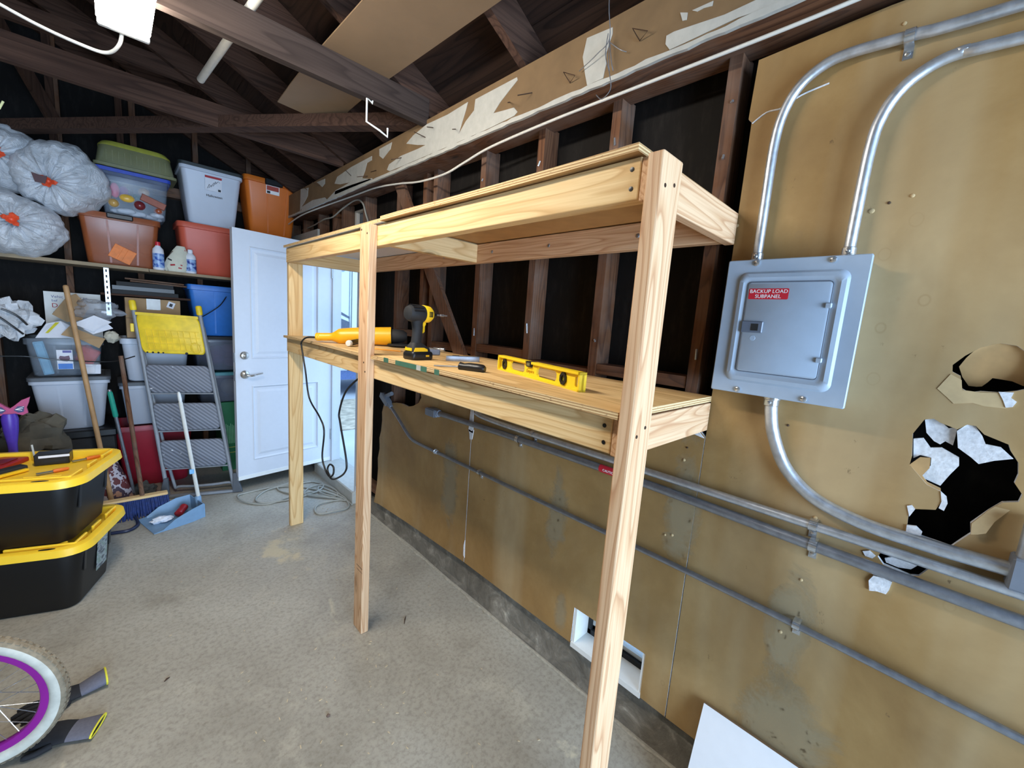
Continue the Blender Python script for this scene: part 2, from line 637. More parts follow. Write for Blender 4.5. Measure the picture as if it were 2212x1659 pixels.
floor = S('floor', MB().box(XL, .08, YF, YB, -.1, 0), M['concrete'], origin=(0, 0, 0))
tag(floor, 'stained grey concrete garage floor', 'floor')

# ---- right wall
wr = thing('wall_right', (0, 0, 0), 'right garage wall of open studs above tan drywall', 'wall', kind='structure')
DY0, DY1, DZ0, DZ1 = 3.13, 4.0, .10, 2.17        # door opening


def yz(x0):
    return lambda a, b, d: (x0 + d, a, b)


WIN = [(3.25, 3.46), (3.70, 3.87)]
VENT = (.577, .908, .21, .378)
sh = MB()
rect = lambda y0, y1, z0, z1: [(y0, z0), (y1, z0), (y1, z1), (y0, z1)]
sh.slab([(YF, 0), (DY0, 0), (DY0, DZ1), (DY1, DZ1), (DY1, 0), (YB, 0), (YB, 2.6), (YF, 2.6)],
        [rect(a, b, 2.24, 2.37) for a, b in WIN] + [rect(VENT[0], VENT[1], VENT[2], VENT[3])], yz(.075), .04)
sh.build('sheathing', M['felt'], wr)
studs = [.53, .935, 1.31, 1.70, 2.13, 2.24, 2.56, 3.07, 3.47, 3.66, 4.01, 4.42, 4.80, .10, -.30, -.70, -1.1, -1.5, -1.9, -2.3, -2.7]
for k, y in enumerate(studs):
    z0 = DZ1 + .04 if DY0 + .02 < y < DY1 - .02 else .19
    MB().box(SX, SX + .089, y, y + .038, z0, 2.41).build('stud', M['old_z'], wr)
for y0, y1 in ((YF, VENT[0] - .002), (VENT[1] + .002, DY0 - .02)):
    MB().box(SX + .004, .07, y0, y1, .192, .226).build('bottom_plate', M['old_y'], wr)
MB().box(SX, .07, DY0 - .04, DY1 + .04, DZ1, DZ1 + .045).build('door_header', M['old_y'], wr)
for y0, y1, z in ((.57, .935, 1.385), (1.35, 1.70, 1.40), (.975, 1.31, 1.36), (2.28, 2.56, 1.43), (1.74, 2.13, 1.38)):
    MB().box(SX + .004, .068, y0 + .002, y1 - .002, z, z + .04).build('fire_block', M['old_y'], wr)
b = MB()
b.beam((SX - .012, 2.56, 2.41), (SX - .012, 1.775, 1.32), .085, .022, up=(1, 0, 0))
b.build('diagonal_brace', M['old_z'], wr)
for y in (.548, .954, 1.33, 1.72):
    for z in (1.52, 1.95, 2.12, 2.27):
        MB().cyl((SX - .004, y + random.uniform(-.008, .008), z + random.uniform(-.05, .05)), (SX, y, z), .004, 8).build('nail_head', M['zinc'], wr)

# drywall sheets (traced outlines: torn edges and holes)
P1 = [(4.084, 2.403), (4.063, 2.585), (3.869, 2.563), (3.886, 2.499), (3.974, 2.457), (4.028, 2.442)]
P1b = [(3.673, 2.571), (3.493, 2.563), (3.492, 2.528), (3.551, 2.513), (3.611, 2.544)]
P2 = [(3.297, 2.493), (3.246, 2.531), (3.002, 2.548), (2.684, 2.549), (2.683, 2.524), (2.752, 2.522), (2.781, 2.477), (2.821, 2.442), (2.677, 2.407), (2.997, 2.412), (3.295, 2.414), (3.283, 2.442), (3.142, 2.446), (3.022, 2.452), (3.193, 2.469)]
P3 = [(2.581, 2.566), (2.422, 2.567), (2.437, 2.533), (2.531, 2.499), (2.578, 2.526)]
P4 = [(2.474, 2.424), (2.449, 2.45), (2.31, 2.466), (2.129, 2.461), (2.046, 2.462), (2.13, 2.482), (2.251, 2.518), (2.178, 2.543), (2.04, 2.563), (1.852, 2.556), (1.692, 2.564), (1.705, 2.532), (1.733, 2.479), (1.751, 2.441), (1.701, 2.483), (1.641, 2.513), (1.635, 2.558), (1.493, 2.558), (1.365, 2.558), (1.36, 2.546), (1.403, 2.524), (1.46, 2.493), (1.502, 2.461), (1.43, 2.452), (1.37, 2.445), (1.347, 2.422), (1.366, 2.412), (1.524, 2.406), (1.782, 2.405), (2.243, 2.407), (2.438, 2.409)]
P5 = [(1.027, 2.508), (1.015, 2.564), (0.911, 2.555), (0.909, 2.535), (0.927, 2.484), (0.923, 2.45), (0.93, 2.407), (0.996, 2.406), (1.01, 2.448)]
P6 = [(0.71, 2.426), (0.71, 2.449), (0.687, 2.451), (0.542, 2.434), (0.464, 2.435), (0.379, 2.396), (0.506, 2.411), (0.595, 2.408), (0.694, 2.405)]
P7 = [(0.674, 2.496), (0.651, 2.486), (0.651, 2.467), (0.664, 2.47)]
P8 = [(0.638, 2.486), (0.579, 2.484), (0.58, 2.472), (0.604, 2.477), (0.622, 2.476)]
P9 = [(3.288, 2.438), (2.998, 2.43), (2.677, 2.415), (2.657, 2.394), (2.996, 2.384), (4.047, 2.398), (4.046, 2.433), (3.769, 2.448), (3.491, 2.426), (3.447, 2.403)]
H1 = [(-0.067, 1.582), (-0.047, 1.562), (-0.031, 1.539), (-0.033, 1.524), (-0.047, 1.516), (-0.054, 1.488), (-0.066, 1.481), (-0.082, 1.487), (-0.11, 1.489), (-0.132, 1.496), (-0.151, 1.506), (-0.154, 1.538), (-0.143, 1.568), (-0.117, 1.59), (-0.094, 1.594)]
H1flap = [(-0.068, 1.59), (-0.093, 1.596), (-0.117, 1.592), (-0.145, 1.568), (-0.155, 1.538), (-0.142, 1.506), (-0.125, 1.514), (-0.108, 1.516), (-0.096, 1.517), (-0.091, 1.507), (-0.084, 1.496), (-0.076, 1.494), (-0.064, 1.494), (-0.051, 1.513), (-0.042, 1.536), (-0.05, 1.558)]
H1tear = [(-0.015, 1.482), (-0.031, 1.518), (-0.05, 1.507), (-0.054, 1.485), (-0.082, 1.484), (-0.11, 1.488), (-0.123, 1.456), (-0.092, 1.455), (-0.074, 1.459), (-0.046, 1.452), (-0.034, 1.464)]
H1white = [(-0.107, 1.49), (-0.128, 1.492), (-0.126, 1.48), (-0.135, 1.473), (-0.131, 1.461), (-0.122, 1.458), (-0.116, 1.473)]
H2 = [(-0.006, 1.406), (0.008, 1.368), (0.001, 1.313), (0.002, 1.292), (-0.034, 1.253), (-0.058, 1.245), (-0.063, 1.222), (-0.057, 1.199), (-0.024, 1.188), (-0.015, 1.169), (-0.017, 1.142), (-0.045, 1.126), (-0.094, 1.123), (-0.106, 1.145), (-0.118, 1.166), (-0.114, 1.189), (-0.135, 1.228), (-0.151, 1.253), (-0.172, 1.262), (-0.174, 1.279), (-0.16, 1.3), (-0.162, 1.32), (-0.158, 1.345), (-0.144, 1.367), (-0.139, 1.38), (-0.102, 1.393), (-0.087, 1.409), (-0.074, 1.409), (-0.061, 1.395), (-0.033, 1.404), (-0.021, 1.411)]
F1 = [(-0.007, 1.404), (-0.02, 1.412), (-0.035, 1.404), (-0.048, 1.393), (-0.061, 1.399), (-0.061, 1.375), (-0.06, 1.357), (-0.047, 1.363), (-0.04, 1.354), (-0.029, 1.359), (-0.014, 1.375)]
F2 = [(-0.061, 1.391), (-0.074, 1.409), (-0.087, 1.408), (-0.1, 1.389), (-0.107, 1.373), (-0.129, 1.372), (-0.149, 1.353), (-0.124, 1.342), (-0.103, 1.329), (-0.09, 1.34), (-0.068, 1.355)]
F3 = [(0.005, 1.356), (-0.011, 1.362), (-0.026, 1.342), (-0.044, 1.347), (-0.074, 1.331), (-0.077, 1.312), (-0.067, 1.287), (-0.056, 1.254), (-0.027, 1.263), (-0.022, 1.274), (-0.033, 1.298), (-0.031, 1.318), (-0.012, 1.319), (-0.002, 1.308)]
F4 = [(0.002, 1.292), (-0.013, 1.315), (-0.03, 1.318), (-0.032, 1.294), (-0.023, 1.272), (-0.033, 1.259), (-0.057, 1.251), (-0.063, 1.222), (-0.057, 1.198), (-0.024, 1.188), (0.004, 1.197), (0.012, 1.237)]
F5 = [(-0.058, 1.245), (-0.069, 1.236), (-0.073, 1.221), (-0.07, 1.202), (-0.061, 1.205), (-0.063, 1.222)]
F6 = [(-0.009, 1.191), (-0.017, 1.196), (-0.024, 1.188), (-0.017, 1.166)]
F7 = [(-0.016, 1.144), (-0.032, 1.148), (-0.044, 1.138), (-0.042, 1.122), (-0.029, 1.121), (-0.017, 1.129)]
F8 = [(-0.151, 1.253), (-0.172, 1.262), (-0.164, 1.241), (-0.146, 1.207), (-0.138, 1.179), (-0.127, 1.172), (-0.117, 1.168), (-0.115, 1.192), (-0.135, 1.23)]
H3 = [(0.022, 1.042), (0.01, 1.079), (-0.02, 1.08), (-0.043, 1.077), (-0.075, 1.079), (-0.069, 1.055), (-0.055, 1.028), (-0.041, 1.022), (-0.017, 1.024), (0.009, 1.026)]
C1 = [(0.009, 1.039), (-0.007, 1.052), (-0.025, 1.05), (-0.049, 1.048), (-0.04, 1.034), (-0.018, 1.028), (0.005, 1.03)]
C2 = [(0.052, 1.043), (0.039, 1.051), (0.026, 1.042), (0.031, 1.033), (0.045, 1.033)]
C3 = [(0.029, 0.974), (0.022, 0.991), (0.004, 0.994), (-0.013, 0.992), (-0.011, 0.969), (-0.007, 0.955), (0.009, 0.954), (0.024, 0.948)]
H4 = [(0.031, 0.997), (0.015, 0.998), (-0.013, 0.998), (-0.012, 0.988), (0.019, 0.987)]

right_sheet = [(YF + .02, .19), (.474, .19), (.476, 1.24), (.476, 2.19), (.486, 2.20), (.481, 2.356), (.2, 2.372), (YF + .02, 2.372)]
sheet = lambda out, holes: MB().slab(out, holes, lambda a, b, d: (WX + d, a, b), .0125, mi_edge=1).build('drywall_sheet', [M['drywall'], M['gypsum']], wr)
s_r = sheet(right_sheet, [H1, H2, H3, H4])
near_out = [(.478, .19), (.577, .192), (.577, .375), (.908, .372), (.911, .20), (1.673, .20), (1.673, 1.26), (.56, 1.262), (.53, 1.25), (.51, 1.268), (.478, 1.24)]
sheet(near_out, [])
far_out = [(1.677, .20), (2.30, .175), (2.72, .15), (2.80, .135), (2.78, .20), (2.755, .30), (2.745, .42), (2.752, .5), (2.728, .58), (2.735, .66),
           (2.712, .72), (2.70, .80), (2.705, .86), (2.675, .93), (2.60, .945), (2.52, .965), (2.43, .975), (2.34, .972), (2.28, .99), (2.22, 1.02), (2.19, 1.06),
           (2.205, 1.10), (2.17, 1.14), (2.1, 1.26), (1.677, 1.26)]
sheet(far_out, [])
# torn pieces at the holes
D_ = lambda x0, tilt=0, zc=0: (lambda a, b, d: (x0 + d + tilt * (b - zc), a, b))
for nm, poly, x0, tilt, zc, m_ in (('bent_flap', H1flap, WX + .004, -.30, 1.60, 'brown_paper'), ('torn_paper', H1tear, WX - .0012, 0, 0, 'torn_paper'),
                                   ('gypsum_chunk', H1white, WX - .003, 0, 0, 'gypsum'), ('gypsum_chunk', F1, WX + .006, .25, 1.38, 'gypsum'),
                                   ('gypsum_chunk', F2, WX + .003, .30, 1.40, 'gypsum'), ('gypsum_chunk', F3, WX + .008, -.18, 1.31, 'gypsum'),
                                   ('bent_flap', F4, WX + .002, -.05, 1.25, 'brown_paper'), ('gypsum_chunk', F5, WX - .002, 0, 0, 'gypsum'),
                                   ('gypsum_chunk', F6, WX - .002, 0, 0, 'gypsum'), ('gypsum_chunk', F7, WX - .004, 0, 0, 'gypsum'),
                                   ('bent_flap', F8, WX + .004, .2, 1.26, 'torn_paper'), ('gypsum_chunk', C1, WX + .01, 0, 0, 'gypsum'),
                                   ('gypsum_chunk', C2, WX - .003, 0, 0, 'gypsum'), ('gypsum_chunk', C3, WX - .006, 0, 0, 'gypsum')):
    MB().slab(poly, [], D_(x0, tilt, zc), .007).build(nm, M[m_], wr)
# paper tear lines, joint putty and nail pops
MB().tube(smooth_path([(WX - .001, .474, 2.185), (WX - .001, .44, 2.205), (WX - .001, .40, 2.206), (WX - .001, .36, 2.225), (WX - .001, .30, 2.235)], 4), .0022, 6).build('paper_tear', M['gypsum'], wr)
MB().slab([(1.665, .925), (1.685, .92), (1.69, .95), (1.70, .975), (1.67, .97), (1.655, .98)], [], yz(WX - .003), .004).build('joint_putty', M['gypsum'], wr)
MB().slab([(1.67, .23), (1.682, .24), (1.685, .30), (1.675, .335)], [], yz(WX - .003), .004).build('joint_putty', M['gypsum'], wr)
MB().slab([(1.66, .96), (1.70, .965), (1.69, 1.10), (1.668, 1.10)], [], yz(WX - .003), .004).build('joint_putty', M['gypsum'], wr)
MB().slab([(.48, 1.236), (.53, 1.245), (.56, 1.268), (.59, 1.258), (.57, 1.285), (.53, 1.29), (.50, 1.255)], [], yz(WX - .006), .008).build('joint_putty', M['gypsum'], wr)
for y, z, r in ((.535, 1.145, .006), (.53, 1.19, .004), (.52, 1.06, .005), (.54, .87, .006), (.565, .86, .005), (.135, 1.915, .004), (.095, 1.925, .005), (.165, 1.90, .007), (.17, 2.32, .005),
                (.16, 1.09, .006), (.26, 1.33, .004), (.475, 1.90, .006), (.165, .90, .005), (.19, .72, .006)):
    r *= .75
    MB().lathe([(r * 1.2, 0), (r, .002), (r * .4, .003)], (WX, y, z), (-1, 0, 0), 9).build('nail_pop', M['torn_paper'] if r > .0033 else M['nail'], wr)

def mk_smear():
    t = NT('pale_paint_smear')
    v = t.noise(t.mapping(), 7, 6, .7, .6)
    gn = t.n('ShaderNodeMapping', {'Vector': t.tc.outputs['Generated'], 'Location': (-.5, -.5, -.5)}).outputs[0]
    ds = t.n('ShaderNodeVectorMath', {0: t.n('ShaderNodeMapping', {'Vector': gn, 'Scale': (0, 2, 2)}).outputs[0]}, operation='LENGTH').outputs['Value']
    k = t.math('SUBTRACT', t.math('MULTIPLY', v, 1.7), ds)
    sp = t.noise(t.mapping(), 30, 4, .7)
    c = t.mix(t.ramp(sp, [(.60, (0, 0, 0)), (.66, (.85, .85, .85))]), srgb(176, 158, 124), srgb(80, 66, 48))
    t.set(color=c, rough=.6, alpha=t.ramp(k, [(.02, (0, 0, 0)), (.45, (.42, .42, .42))]))
    return t.mat


smear = mk_smear()
for y0, y1, z0, z1 in ((-.02, .30, .20, .62), (.10, .24, .52, .98), (.44, .60, .75, 1.24), (1.75, 1.95, .25, .95), (.98, 1.12, .45, 1.02), (.93, 1.02, .20, .42)):
    MB().slab([(y0, z0), (y1, z0), (y1, z1), (y0, z1)], [], yz(WX - .0006), .0004).build('paint_smear', smear, wr)

# ---- dropped beam with torn drywall strip along the top of the right wall
bm_ = thing('trim_1', (-.07, 1.5, 2.40), 'dropped ceiling beam with peeling brown paper and white plaster', 'beam', kind='structure')
BX = -.155
MB().box(BX + .013, SX + .06, YF, YB, 2.40, 2.575).build('beam_timber', M['old_y'], bm_, bevel=.003)
st = MB().box(BX, BX + .0125, YF, YB, 2.396, 2.585).build('drywall_strip', M['beam_paper'] if 'beam_paper' in M else plain('dimmed_drywall_paper', srgb(118, 94, 64), .8, var=.14, scale=9), bm_)  # drywall paper darkened in its colour for the weaker light at the beam
for k, P in enumerate((P1, P1b, P2, P3, P4, P5, P6, P7, P8, P9)):
    MB().slab(P, [], yz(BX - .0016), .0018).build('paint_patch', M['offwhite'], st)
# ragged white bottom edge of the strip
rag = MB()
y = -.6
prev = 2.396
top, bot = [], []
while y < 4.6:
    top.append((y, 2.401 + random.uniform(0, .006)))
    bot.append((y, 2.391 - random.uniform(0, .005)))
    y += random.uniform(.02, .06)
rag.slab(top + bot[::-1], [], yz(BX - .003), .012)
rag.build('ragged_plaster_edge', M['offwhite'], st)
for y, z, dy, dz in ((2.05, 2.50, .035, .02), (1.78, 2.47, -.045, -.03), (2.30, 2.455, .03, -.02), (1.40, 2.475, -.045, -.035), (1.27, 2.47, .03, -.02), (2.74, 2.44, .05, -.01),
                     (2.62, 2.45, -.03, -.03), (3.0, 2.49, -.02, .02), (3.6, 2.53, .03, .02), (1.98, 2.53, -.02, -.02), (3.9, 2.55, -.03, .02)):
    MB().tube([(BX, y, z), (BX - .03, y + dy * .6, z + dz * .6), (BX - .05, y + dy, z + dz)], .0022, 6).build('bent_nail', M['nail'], bm_)
for yy, zz in ((.80, 2.47), (1.075, 2.44)):
    MB().tube([(BX - .003, yy, zz), (BX - .02, yy + .02, zz + .035), (BX - .02, yy - .035, zz + .005)], .0018, 6, closed=True).build('wire_hook', M['nail'], bm_)

# ---- curb under the right wall
cb = MB()
N = 60
ringz = []
for k in range(N + 1):
    y = YF + (DY0 - .02 - YF) * k / N
    w1, w2 = mnoise(Vector((y * 3, 0, 0))) * .008, mnoise(Vector((y * 2, 5, 0))) * .012
    ringz.append([(.07, y, -.02), (-.004 + w2, y, -.02), (-.002 + w2, y, .010), (.008 + w1 * .5, y, .02), (.006 + w1, y, .10), (.004 + w1, y, .186 - max(0, y - 2) * .07), (.07, y, .188 - max(0, y - 2) * .07)])
cb.loft(ringz)
curb = cb.build('baseboard_right', M['curb'], smooth=50)
random.seed(11)
cr_a, cr_b = [], []
y = -1.0
while y < 3.0:
    if mnoise(Vector((y * 1.7, 4, 0))) > -.15:
        o_ = mnoise(Vector((y * 6, 1, 0))) * .012
        cr_a.append((y, -.016 + o_))
        cr_b.append((y, -.024 + o_ - abs(mnoise(Vector((y * 14, 2, 0)))) * .016))
    y += .025
MB().slab(cr_a + cr_b[::-1], [], lambda p, q_, dd_: (q_, p, .001 + dd_), .004).build('lime_crust', plain('lime_crust', srgb(176, 170, 156), .95, var=.2, scale=60, bump=.6), curb)
tag(curb, 'rough concrete curb along the foot of the right wall', 'curb', kind='structure')
cb2 = S('baseboard_back', MB().box(-.02, .10, DY1 + .03, YB, 0, .15), M['curb'])
tag(cb2, 'concrete curb stub behind the side door', 'curb')

# ---- foundation vent window low in the wall
wv = thing('window_1', (.03, .74, .2), 'small white-framed foundation window low in the drywall', 'window', kind='structure')
a0, a1, c0, c1 = VENT
MB().box(WX - .004, .12, a0, a1, c0 - .022, c0).build('sill', M['white'], wv)
MB().box(WX + .002, .12, a1 - .014, a1, c0, c1).build('jamb', M['white'], wv)
MB().box(WX + .002, .12, a0, a0 + .010, c0, c1).build('jamb', M['white'], wv)
MB().box(.0, .12, a0 + .01, a1 - .014, c1 - .012, c1).build('head', M['white'], wv)
fr = MB()
for z0, z1 in ((c0, c0 + .022), (c1 - .026, c1 - .012)):
    fr.box(.07, .085, a0 + .01, a1 - .014, z0, z1)
fr.box(.07, .085, a1 - .03, a1 - .014, c0, c1 - .012)
fr.build('sash', M['matte_black'], wv)
fr = MB()
for z0, z1 in ((c0 + .022, c0 + .04),):
    fr.box(.085, .105, a0 + .01, a1 - .03, z0, z1)
fr.box(.085, .105, a1 - .045, a1 - .03, c0 + .02, c1 - .02)
fr.build('inner_frame', M['white'], wv)
MB().box(.094, .097, a0 + .01, a1 - .03, c0 + .03, c1 - .02).build('pane', M['glass'], wv)
for k in range(7):
    z = c0 + .055 + k * .016
    MB().box(.112, .114, a0 + .01, a1 - .03, z, z + .004).build('louver', M['white'], wv)

# ---- little windows above the side door
for i, (a, c) in enumerate(WIN):
    w = thing('window_%d' % (i + 2), (.1, (a + c) / 2, 2.24),
              ('small transom window above the side door, nearer the centre post' if i == 0 else 'narrow transom window above the side door, nearer the corner'), 'window', kind='structure')
    MB().box(.07, .125, c - .03, c, 2.24, 2.37).build('window_frame', M['white'], w)
    MB().box(.07, .125, a, a + .02, 2.24, 2.37).build('window_frame', M['white'], w)
    MB().box(.07, .125, a + .02, c - .03, 2.355, 2.37).build('window_frame', M['white'], w)
    MB().box(.098, .101, a + .02, c - .03, 2.24, 2.355).build('pane', plain('dusky_pane_%d' % i, srgb(70, 84, 104), .08, var=.1), w)

# ---- side door, its frame and sill
dfr = thing('trim_2', (.06, 3.56, 0), 'white painted side door frame with raised sill', 'door frame', kind='structure')
MB().box(-.03, .17, DY1 - .03, DY1, DZ0, DZ1).build('jamb', M['white_door'], dfr)
MB().box(.085, .105, DY1 - .045, DY1 - .03, DZ0, DZ1).build('door_stop', M['white_door'], dfr)
MB().box(-.03, .17, DY0, DY0 + .03, DZ0, DZ1).build('jamb', M['white_door'], dfr)
MB().box(-.03, .17, DY0 + .03, DY1 - .03, DZ1 - .03, DZ1).build('head', M['white_door'], dfr)
MB().box(-.055, .20, DY0, DY1 + .02, -.02, DZ0).build('sill', M['offwhite'], dfr, bevel=.008)
MB().box(SX - .018, SX, DY1, YB, DZ1 - .02, DZ1 + .10).build('casing_board', M['offwhite'], dfr)
MB().box(SX - .012, SX, DY0 - .07, DY0, .15, 1.0).build('casing_stub', M['offwhite'], dfr)

dr = thing('door_1', (.073, 3.97, .12), 'open white panelled side door with nickel lever and deadbolt', 'door', kind='structure')
du = (Vector((-.711, 3.84, 0)) - Vector((.073, 3.97, 0)))
DW = du.length
du.normalize()
dn = Vector((du.y, -du.x, 0))            # towards the camera side (-y)
if dn.y > 0:
    dn = -dn
DO = Vector((.073, 3.97, .12))
DH = 2.01
dpt = lambda a, b, d: DO + du * a + Vector((0, 0, b)) - dn * d
c_, e_ = .115, DW - .115
pan = [(c_, 1.0, e_, 1.89), (c_, .14, e_, .78)]
mid = (c_ + e_) / 2
holes = [rect(p[0], p[2], p[1], p[3]) for p in pan]
slabm = MB().slab(rect(0, DW, 0, DH), holes, dpt, .010)
slabm.slab(rect(0, DW, 0, DH), [], lambda a, b, d: dpt(a, b, d + .010), .034)
slabm.build('door_slab', M['white_door'], dr)
for x0, z0, x1, z1 in pan:
    p = MB()
    for k, (ins, dep) in enumerate(((0, 0.0), (.022, .010), (.045, .010), (.062, .004))):
        pass
    def ringp(ins, dep):
        return [dpt(x0 + ins, z0 + ins, dep), dpt(x1 - ins, z0 + ins, dep), dpt(x1 - ins, z1 - ins, dep), dpt(x0 + ins, z1 - ins, dep)]
    p.loft([ringp(0, .0005), ringp(.008, -.004), ringp(.020, .0095), ringp(.040, .0095), ringp(.060, .003)], cap0=False)
    p.build('door_panel', M['white_door'], dr)
MB().slab(rect(0, DW, -.012, .02), [], lambda a, b, d: dpt(a, b, d - .004), .05).build('door_sweep', M['white'], dr)
for z in (1.09,):
    c = dpt(DW - .065, z - .06, 0)
    MB().lathe([(.033, 0), (.033, .006), (.027, .014), (.013, .017), (.012, .028), (.004, .030)], c, dn, 24).build('deadbolt', M['nickel'], dr, smooth=35)
c = dpt(DW - .065, .875, 0)
lv = MB().lathe([(.034, 0), (.034, .006), (.026, .015), (.012, .022), (.012, .045)], c, dn, 24)
lv.tube(smooth_path([c + dn * .042, c + dn * .05 - du * .03 + Vector((0, 0, -.006)), c + dn * .05 - du * .08 + Vector((0, 0, .004)), c + dn * .048 - du * .115 + Vector((0, 0, .010))], 5), [.009] * 8 + [.006] * 8, 10)
lv.build('lever_handle', M['nickel'], dr, smooth=40)
for z in (.92, 1.07):
    MB().slab(rect(-.0012, .0015, z - .045, z + .03), [], lambda a, b, d: dpt(DW + a, b - .05, d + .012), .02).build('latch_plate', M['zinc'], dr)
for z in (.25, 1.0, 1.78):
    MB().cyl(dpt(-.006, z - .05, -.006), dpt(-.006, z + .05, -.006), .007, 10).build('hinge', M['zinc'], dr)

# ---- back wall
wb = thing('wall_back', (0, YB, 0), 'back garage wall of dark studs and black felt', 'wall', kind='structure')
MB().box(XL, .10, YB, YB + .04, 0, 4.4).build('sheathing', M['felt'], wb)
for x in (-.05, -.42, -.82, -1.22, -1.635, -2.03, -2.45, -2.9):
    MB().box(x, x + .038, YB - .089, YB, 0, 3.9).build('stud', M['old_z'], wb)
MB().box(-3.2, .0, YB - .09, YB, 2.42, 2.50).build('top_plate', M['old_x'], wb)

# ---- left and front walls (behind the camera), garage door opening
wl = S('wall_left', MB().box(XL - .05, XL, YF, YB, 0, 2.7), M['drywall'])
tag(wl, 'left garage wall of tan drywall', 'wall')
wf = thing('wall_front', (0, YF, 0), 'front garage wall with the open garage doorway', 'wall', kind='structure')
MB().box(XL, -2.6, YF - .05, YF, 0, 2.7).build('wall_pier', M['drywall'], wf)
MB().box(0.0, .1, YF - .05, YF, 0, 2.7).build('wall_pier', M['drywall'], wf)
MB().box(-2.6, 0.0, YF - .05, YF, 2.35, 4.4).build('gable', M['roof_x'], wf)

# ---- roof framing
ce = thing('ceiling', (0, 0, 2.6), 'open dark roof framing of rafters, joists and boards', 'ceiling', kind='structure')
SL = .5
zr = lambda x: 2.60 - SL * (x + .12)
XR = -2.6
up_ = Vector((SL, 0, 1)).normalized()
rf_y = [YF + .1 + .6 * k for k in range(5)] + [.16, .75, 1.34, 2.05, 2.535, 3.13, 3.72, 4.32, 4.80]
for y in rf_y:
    yy = y + .019
    hh = .14
    off = up_ * (hh / 2)
    p0, p1 = Vector((.15, yy, zr(.15))) + off, Vector((XR, yy, zr(XR))) + off
    MB().beam(p0, p1, .038, hh, up=up_).build('rafter', M['roof_x'], ce)
    p2 = Vector((2 * XR - .15, yy, zr(.15))) + Vector((-SL, 0, 1)).normalized() * (hh / 2)
    MB().beam(p1, p2, .038, hh, up=(-SL, 0, 1)).build('rafter', M['roof_x'], ce)
# roof boards on the right slope
q = .142
nb = 20
for k in range(nb):
    xa = .25 + (XR - .25) * k / nb
    xb = .25 + (XR - .25) * (k + 1) / nb - .004
    o1 = up_ * q
    pts = []
    for d in (0, .02):
        for x, y in ((xa, YF), (xb, YF), (xb, YB + .1), (xa, YB + .1)):
            pts.append(Vector((x, y, zr(x))) + up_ * (q + d))
    MB().add(pts, [(0, 3, 2, 1), (4, 5, 6, 7), (0, 1, 5, 4), (1, 2, 6, 5), (2, 3, 7, 6), (3, 0, 4, 7)]).build('roof_board', M['board_dark'], ce)
pts = []
nl = Vector((-SL, 0, 1)).normalized()
for d in (0, .02):
    for x, y in ((XR, YF), (2 * XR - .25, YF), (2 * XR - .25, YB + .1), (XR, YB + .1)):
        pts.append(Vector((x, y, zr(2 * XR - x))) + nl * (q + d))
MB().add(pts, [(0, 3, 2, 1), (4, 5, 6, 7), (0, 1, 5, 4), (1, 2, 6, 5), (2, 3, 7, 6), (3, 0, 4, 7)]).build('roof_deck', M['board_dark'], ce)
JZ = 2.585
for y, m_, jz in ((2.085, 'joist_dark', 2.562), (3.20, 'roof_x', JZ)):
    MB().box(-5.2, -.145, y - .04, y, jz, jz + .127).build('ceiling_joist', M[m_], ce)
MB().box(-4.3, -.86, 3.76, 3.80, 3.0, 3.10).build('collar_tie', M['roof_x'], ce)
MB().box(-4.3, -.86, 2.57, 2.61, 3.03, 3.13).build('collar_tie', M['roof_x'], ce)
MB().beam((.0, 1.99, JZ + .035), (-2.05, 4.84, JZ + .035), .075, .066).build('diagonal_tie', M['roof_x'], ce)
for x0 in (-1.66, -1.30):
    MB().box(x0, x0 + .04, YB - .13, YB - .09, 2.5, 3.6).build('gable_stud', M['roof_z'], ce)
MB().beam((-1.62, 4.66, 2.75), (-1.95, 4.4, 3.5), .04, .07).build('gable_brace', M['roof_z'], ce)

# ================================================================== shop light (ceiling lamp)
lf = thing('shop_light', (-1.315, 1.62, 2.50), 'glowing white LED shop light hanging under the rafters', 'ceiling light')
LW = .070
led = mk_emit('led_diffuser', (1.0, .92, .80), 30.0)
hd = MB()
ring = lambda y: [(-1.315 - LW, y, 2.56), (-1.315 - LW, y, 2.525), (-1.315 - LW + .02, y, 2.512), (-1.315 + LW - .02, y, 2.512), (-1.315 + LW, y, 2.525), (-1.315 + LW, y, 2.56)]
hd.loft([ring(1.02), ring(2.22)])
hd.build('housing', M['white'], lf)
df = MB()
prof = [(-LW - .002, 2.556), (-LW - .002, 2.515), (-LW + .018, 2.498), (-.03, 2.492), (.03, 2.492), (LW - .018, 2.498), (LW + .002, 2.515), (LW + .002, 2.556)]
df.loft([[(-1.315 + a, y, z) for a, z in prof] for y in (1.035, 2.205)])
df.build('diffuser', led, lf)
for y0, y1 in ((1.012, 1.035), (2.205, 2.228)):
    MB().box(-1.315 - LW, -1.315 + LW, y0, y1, 2.494, 2.562).build('end_cap', M['white'], lf, bevel=.004)
for y in (1.2, 1.95):
    MB().cyl((-1.315, y, 2.56), (-1.315, y, 2.95), .003, 6).build('hanger_wire', M['zinc'], lf)
MB().tube(smooth_path([(-1.319, 2.228, 2.515), (-1.328, 2.27, 2.475), (-1.36, 2.33, 2.455), (-1.42, 2.36, 2.46), (-1.55, 2.42, 2.50), (-1.75, 2.45, 2.565), (-2.1, 2.45, 2.65)], 8), .006, 8).build('power_cord', M['cable_white'], lf, smooth=60)
MB().tube(smooth_path([(-1.38, 2.13, 2.53), (-1.43, 2.15, 2.57), (-1.47, 2.10, 2.62), (-1.6, 1.95, 2.68)], 6), .006, 8).build('link_cord', M['cable_white'], lf, smooth=60)

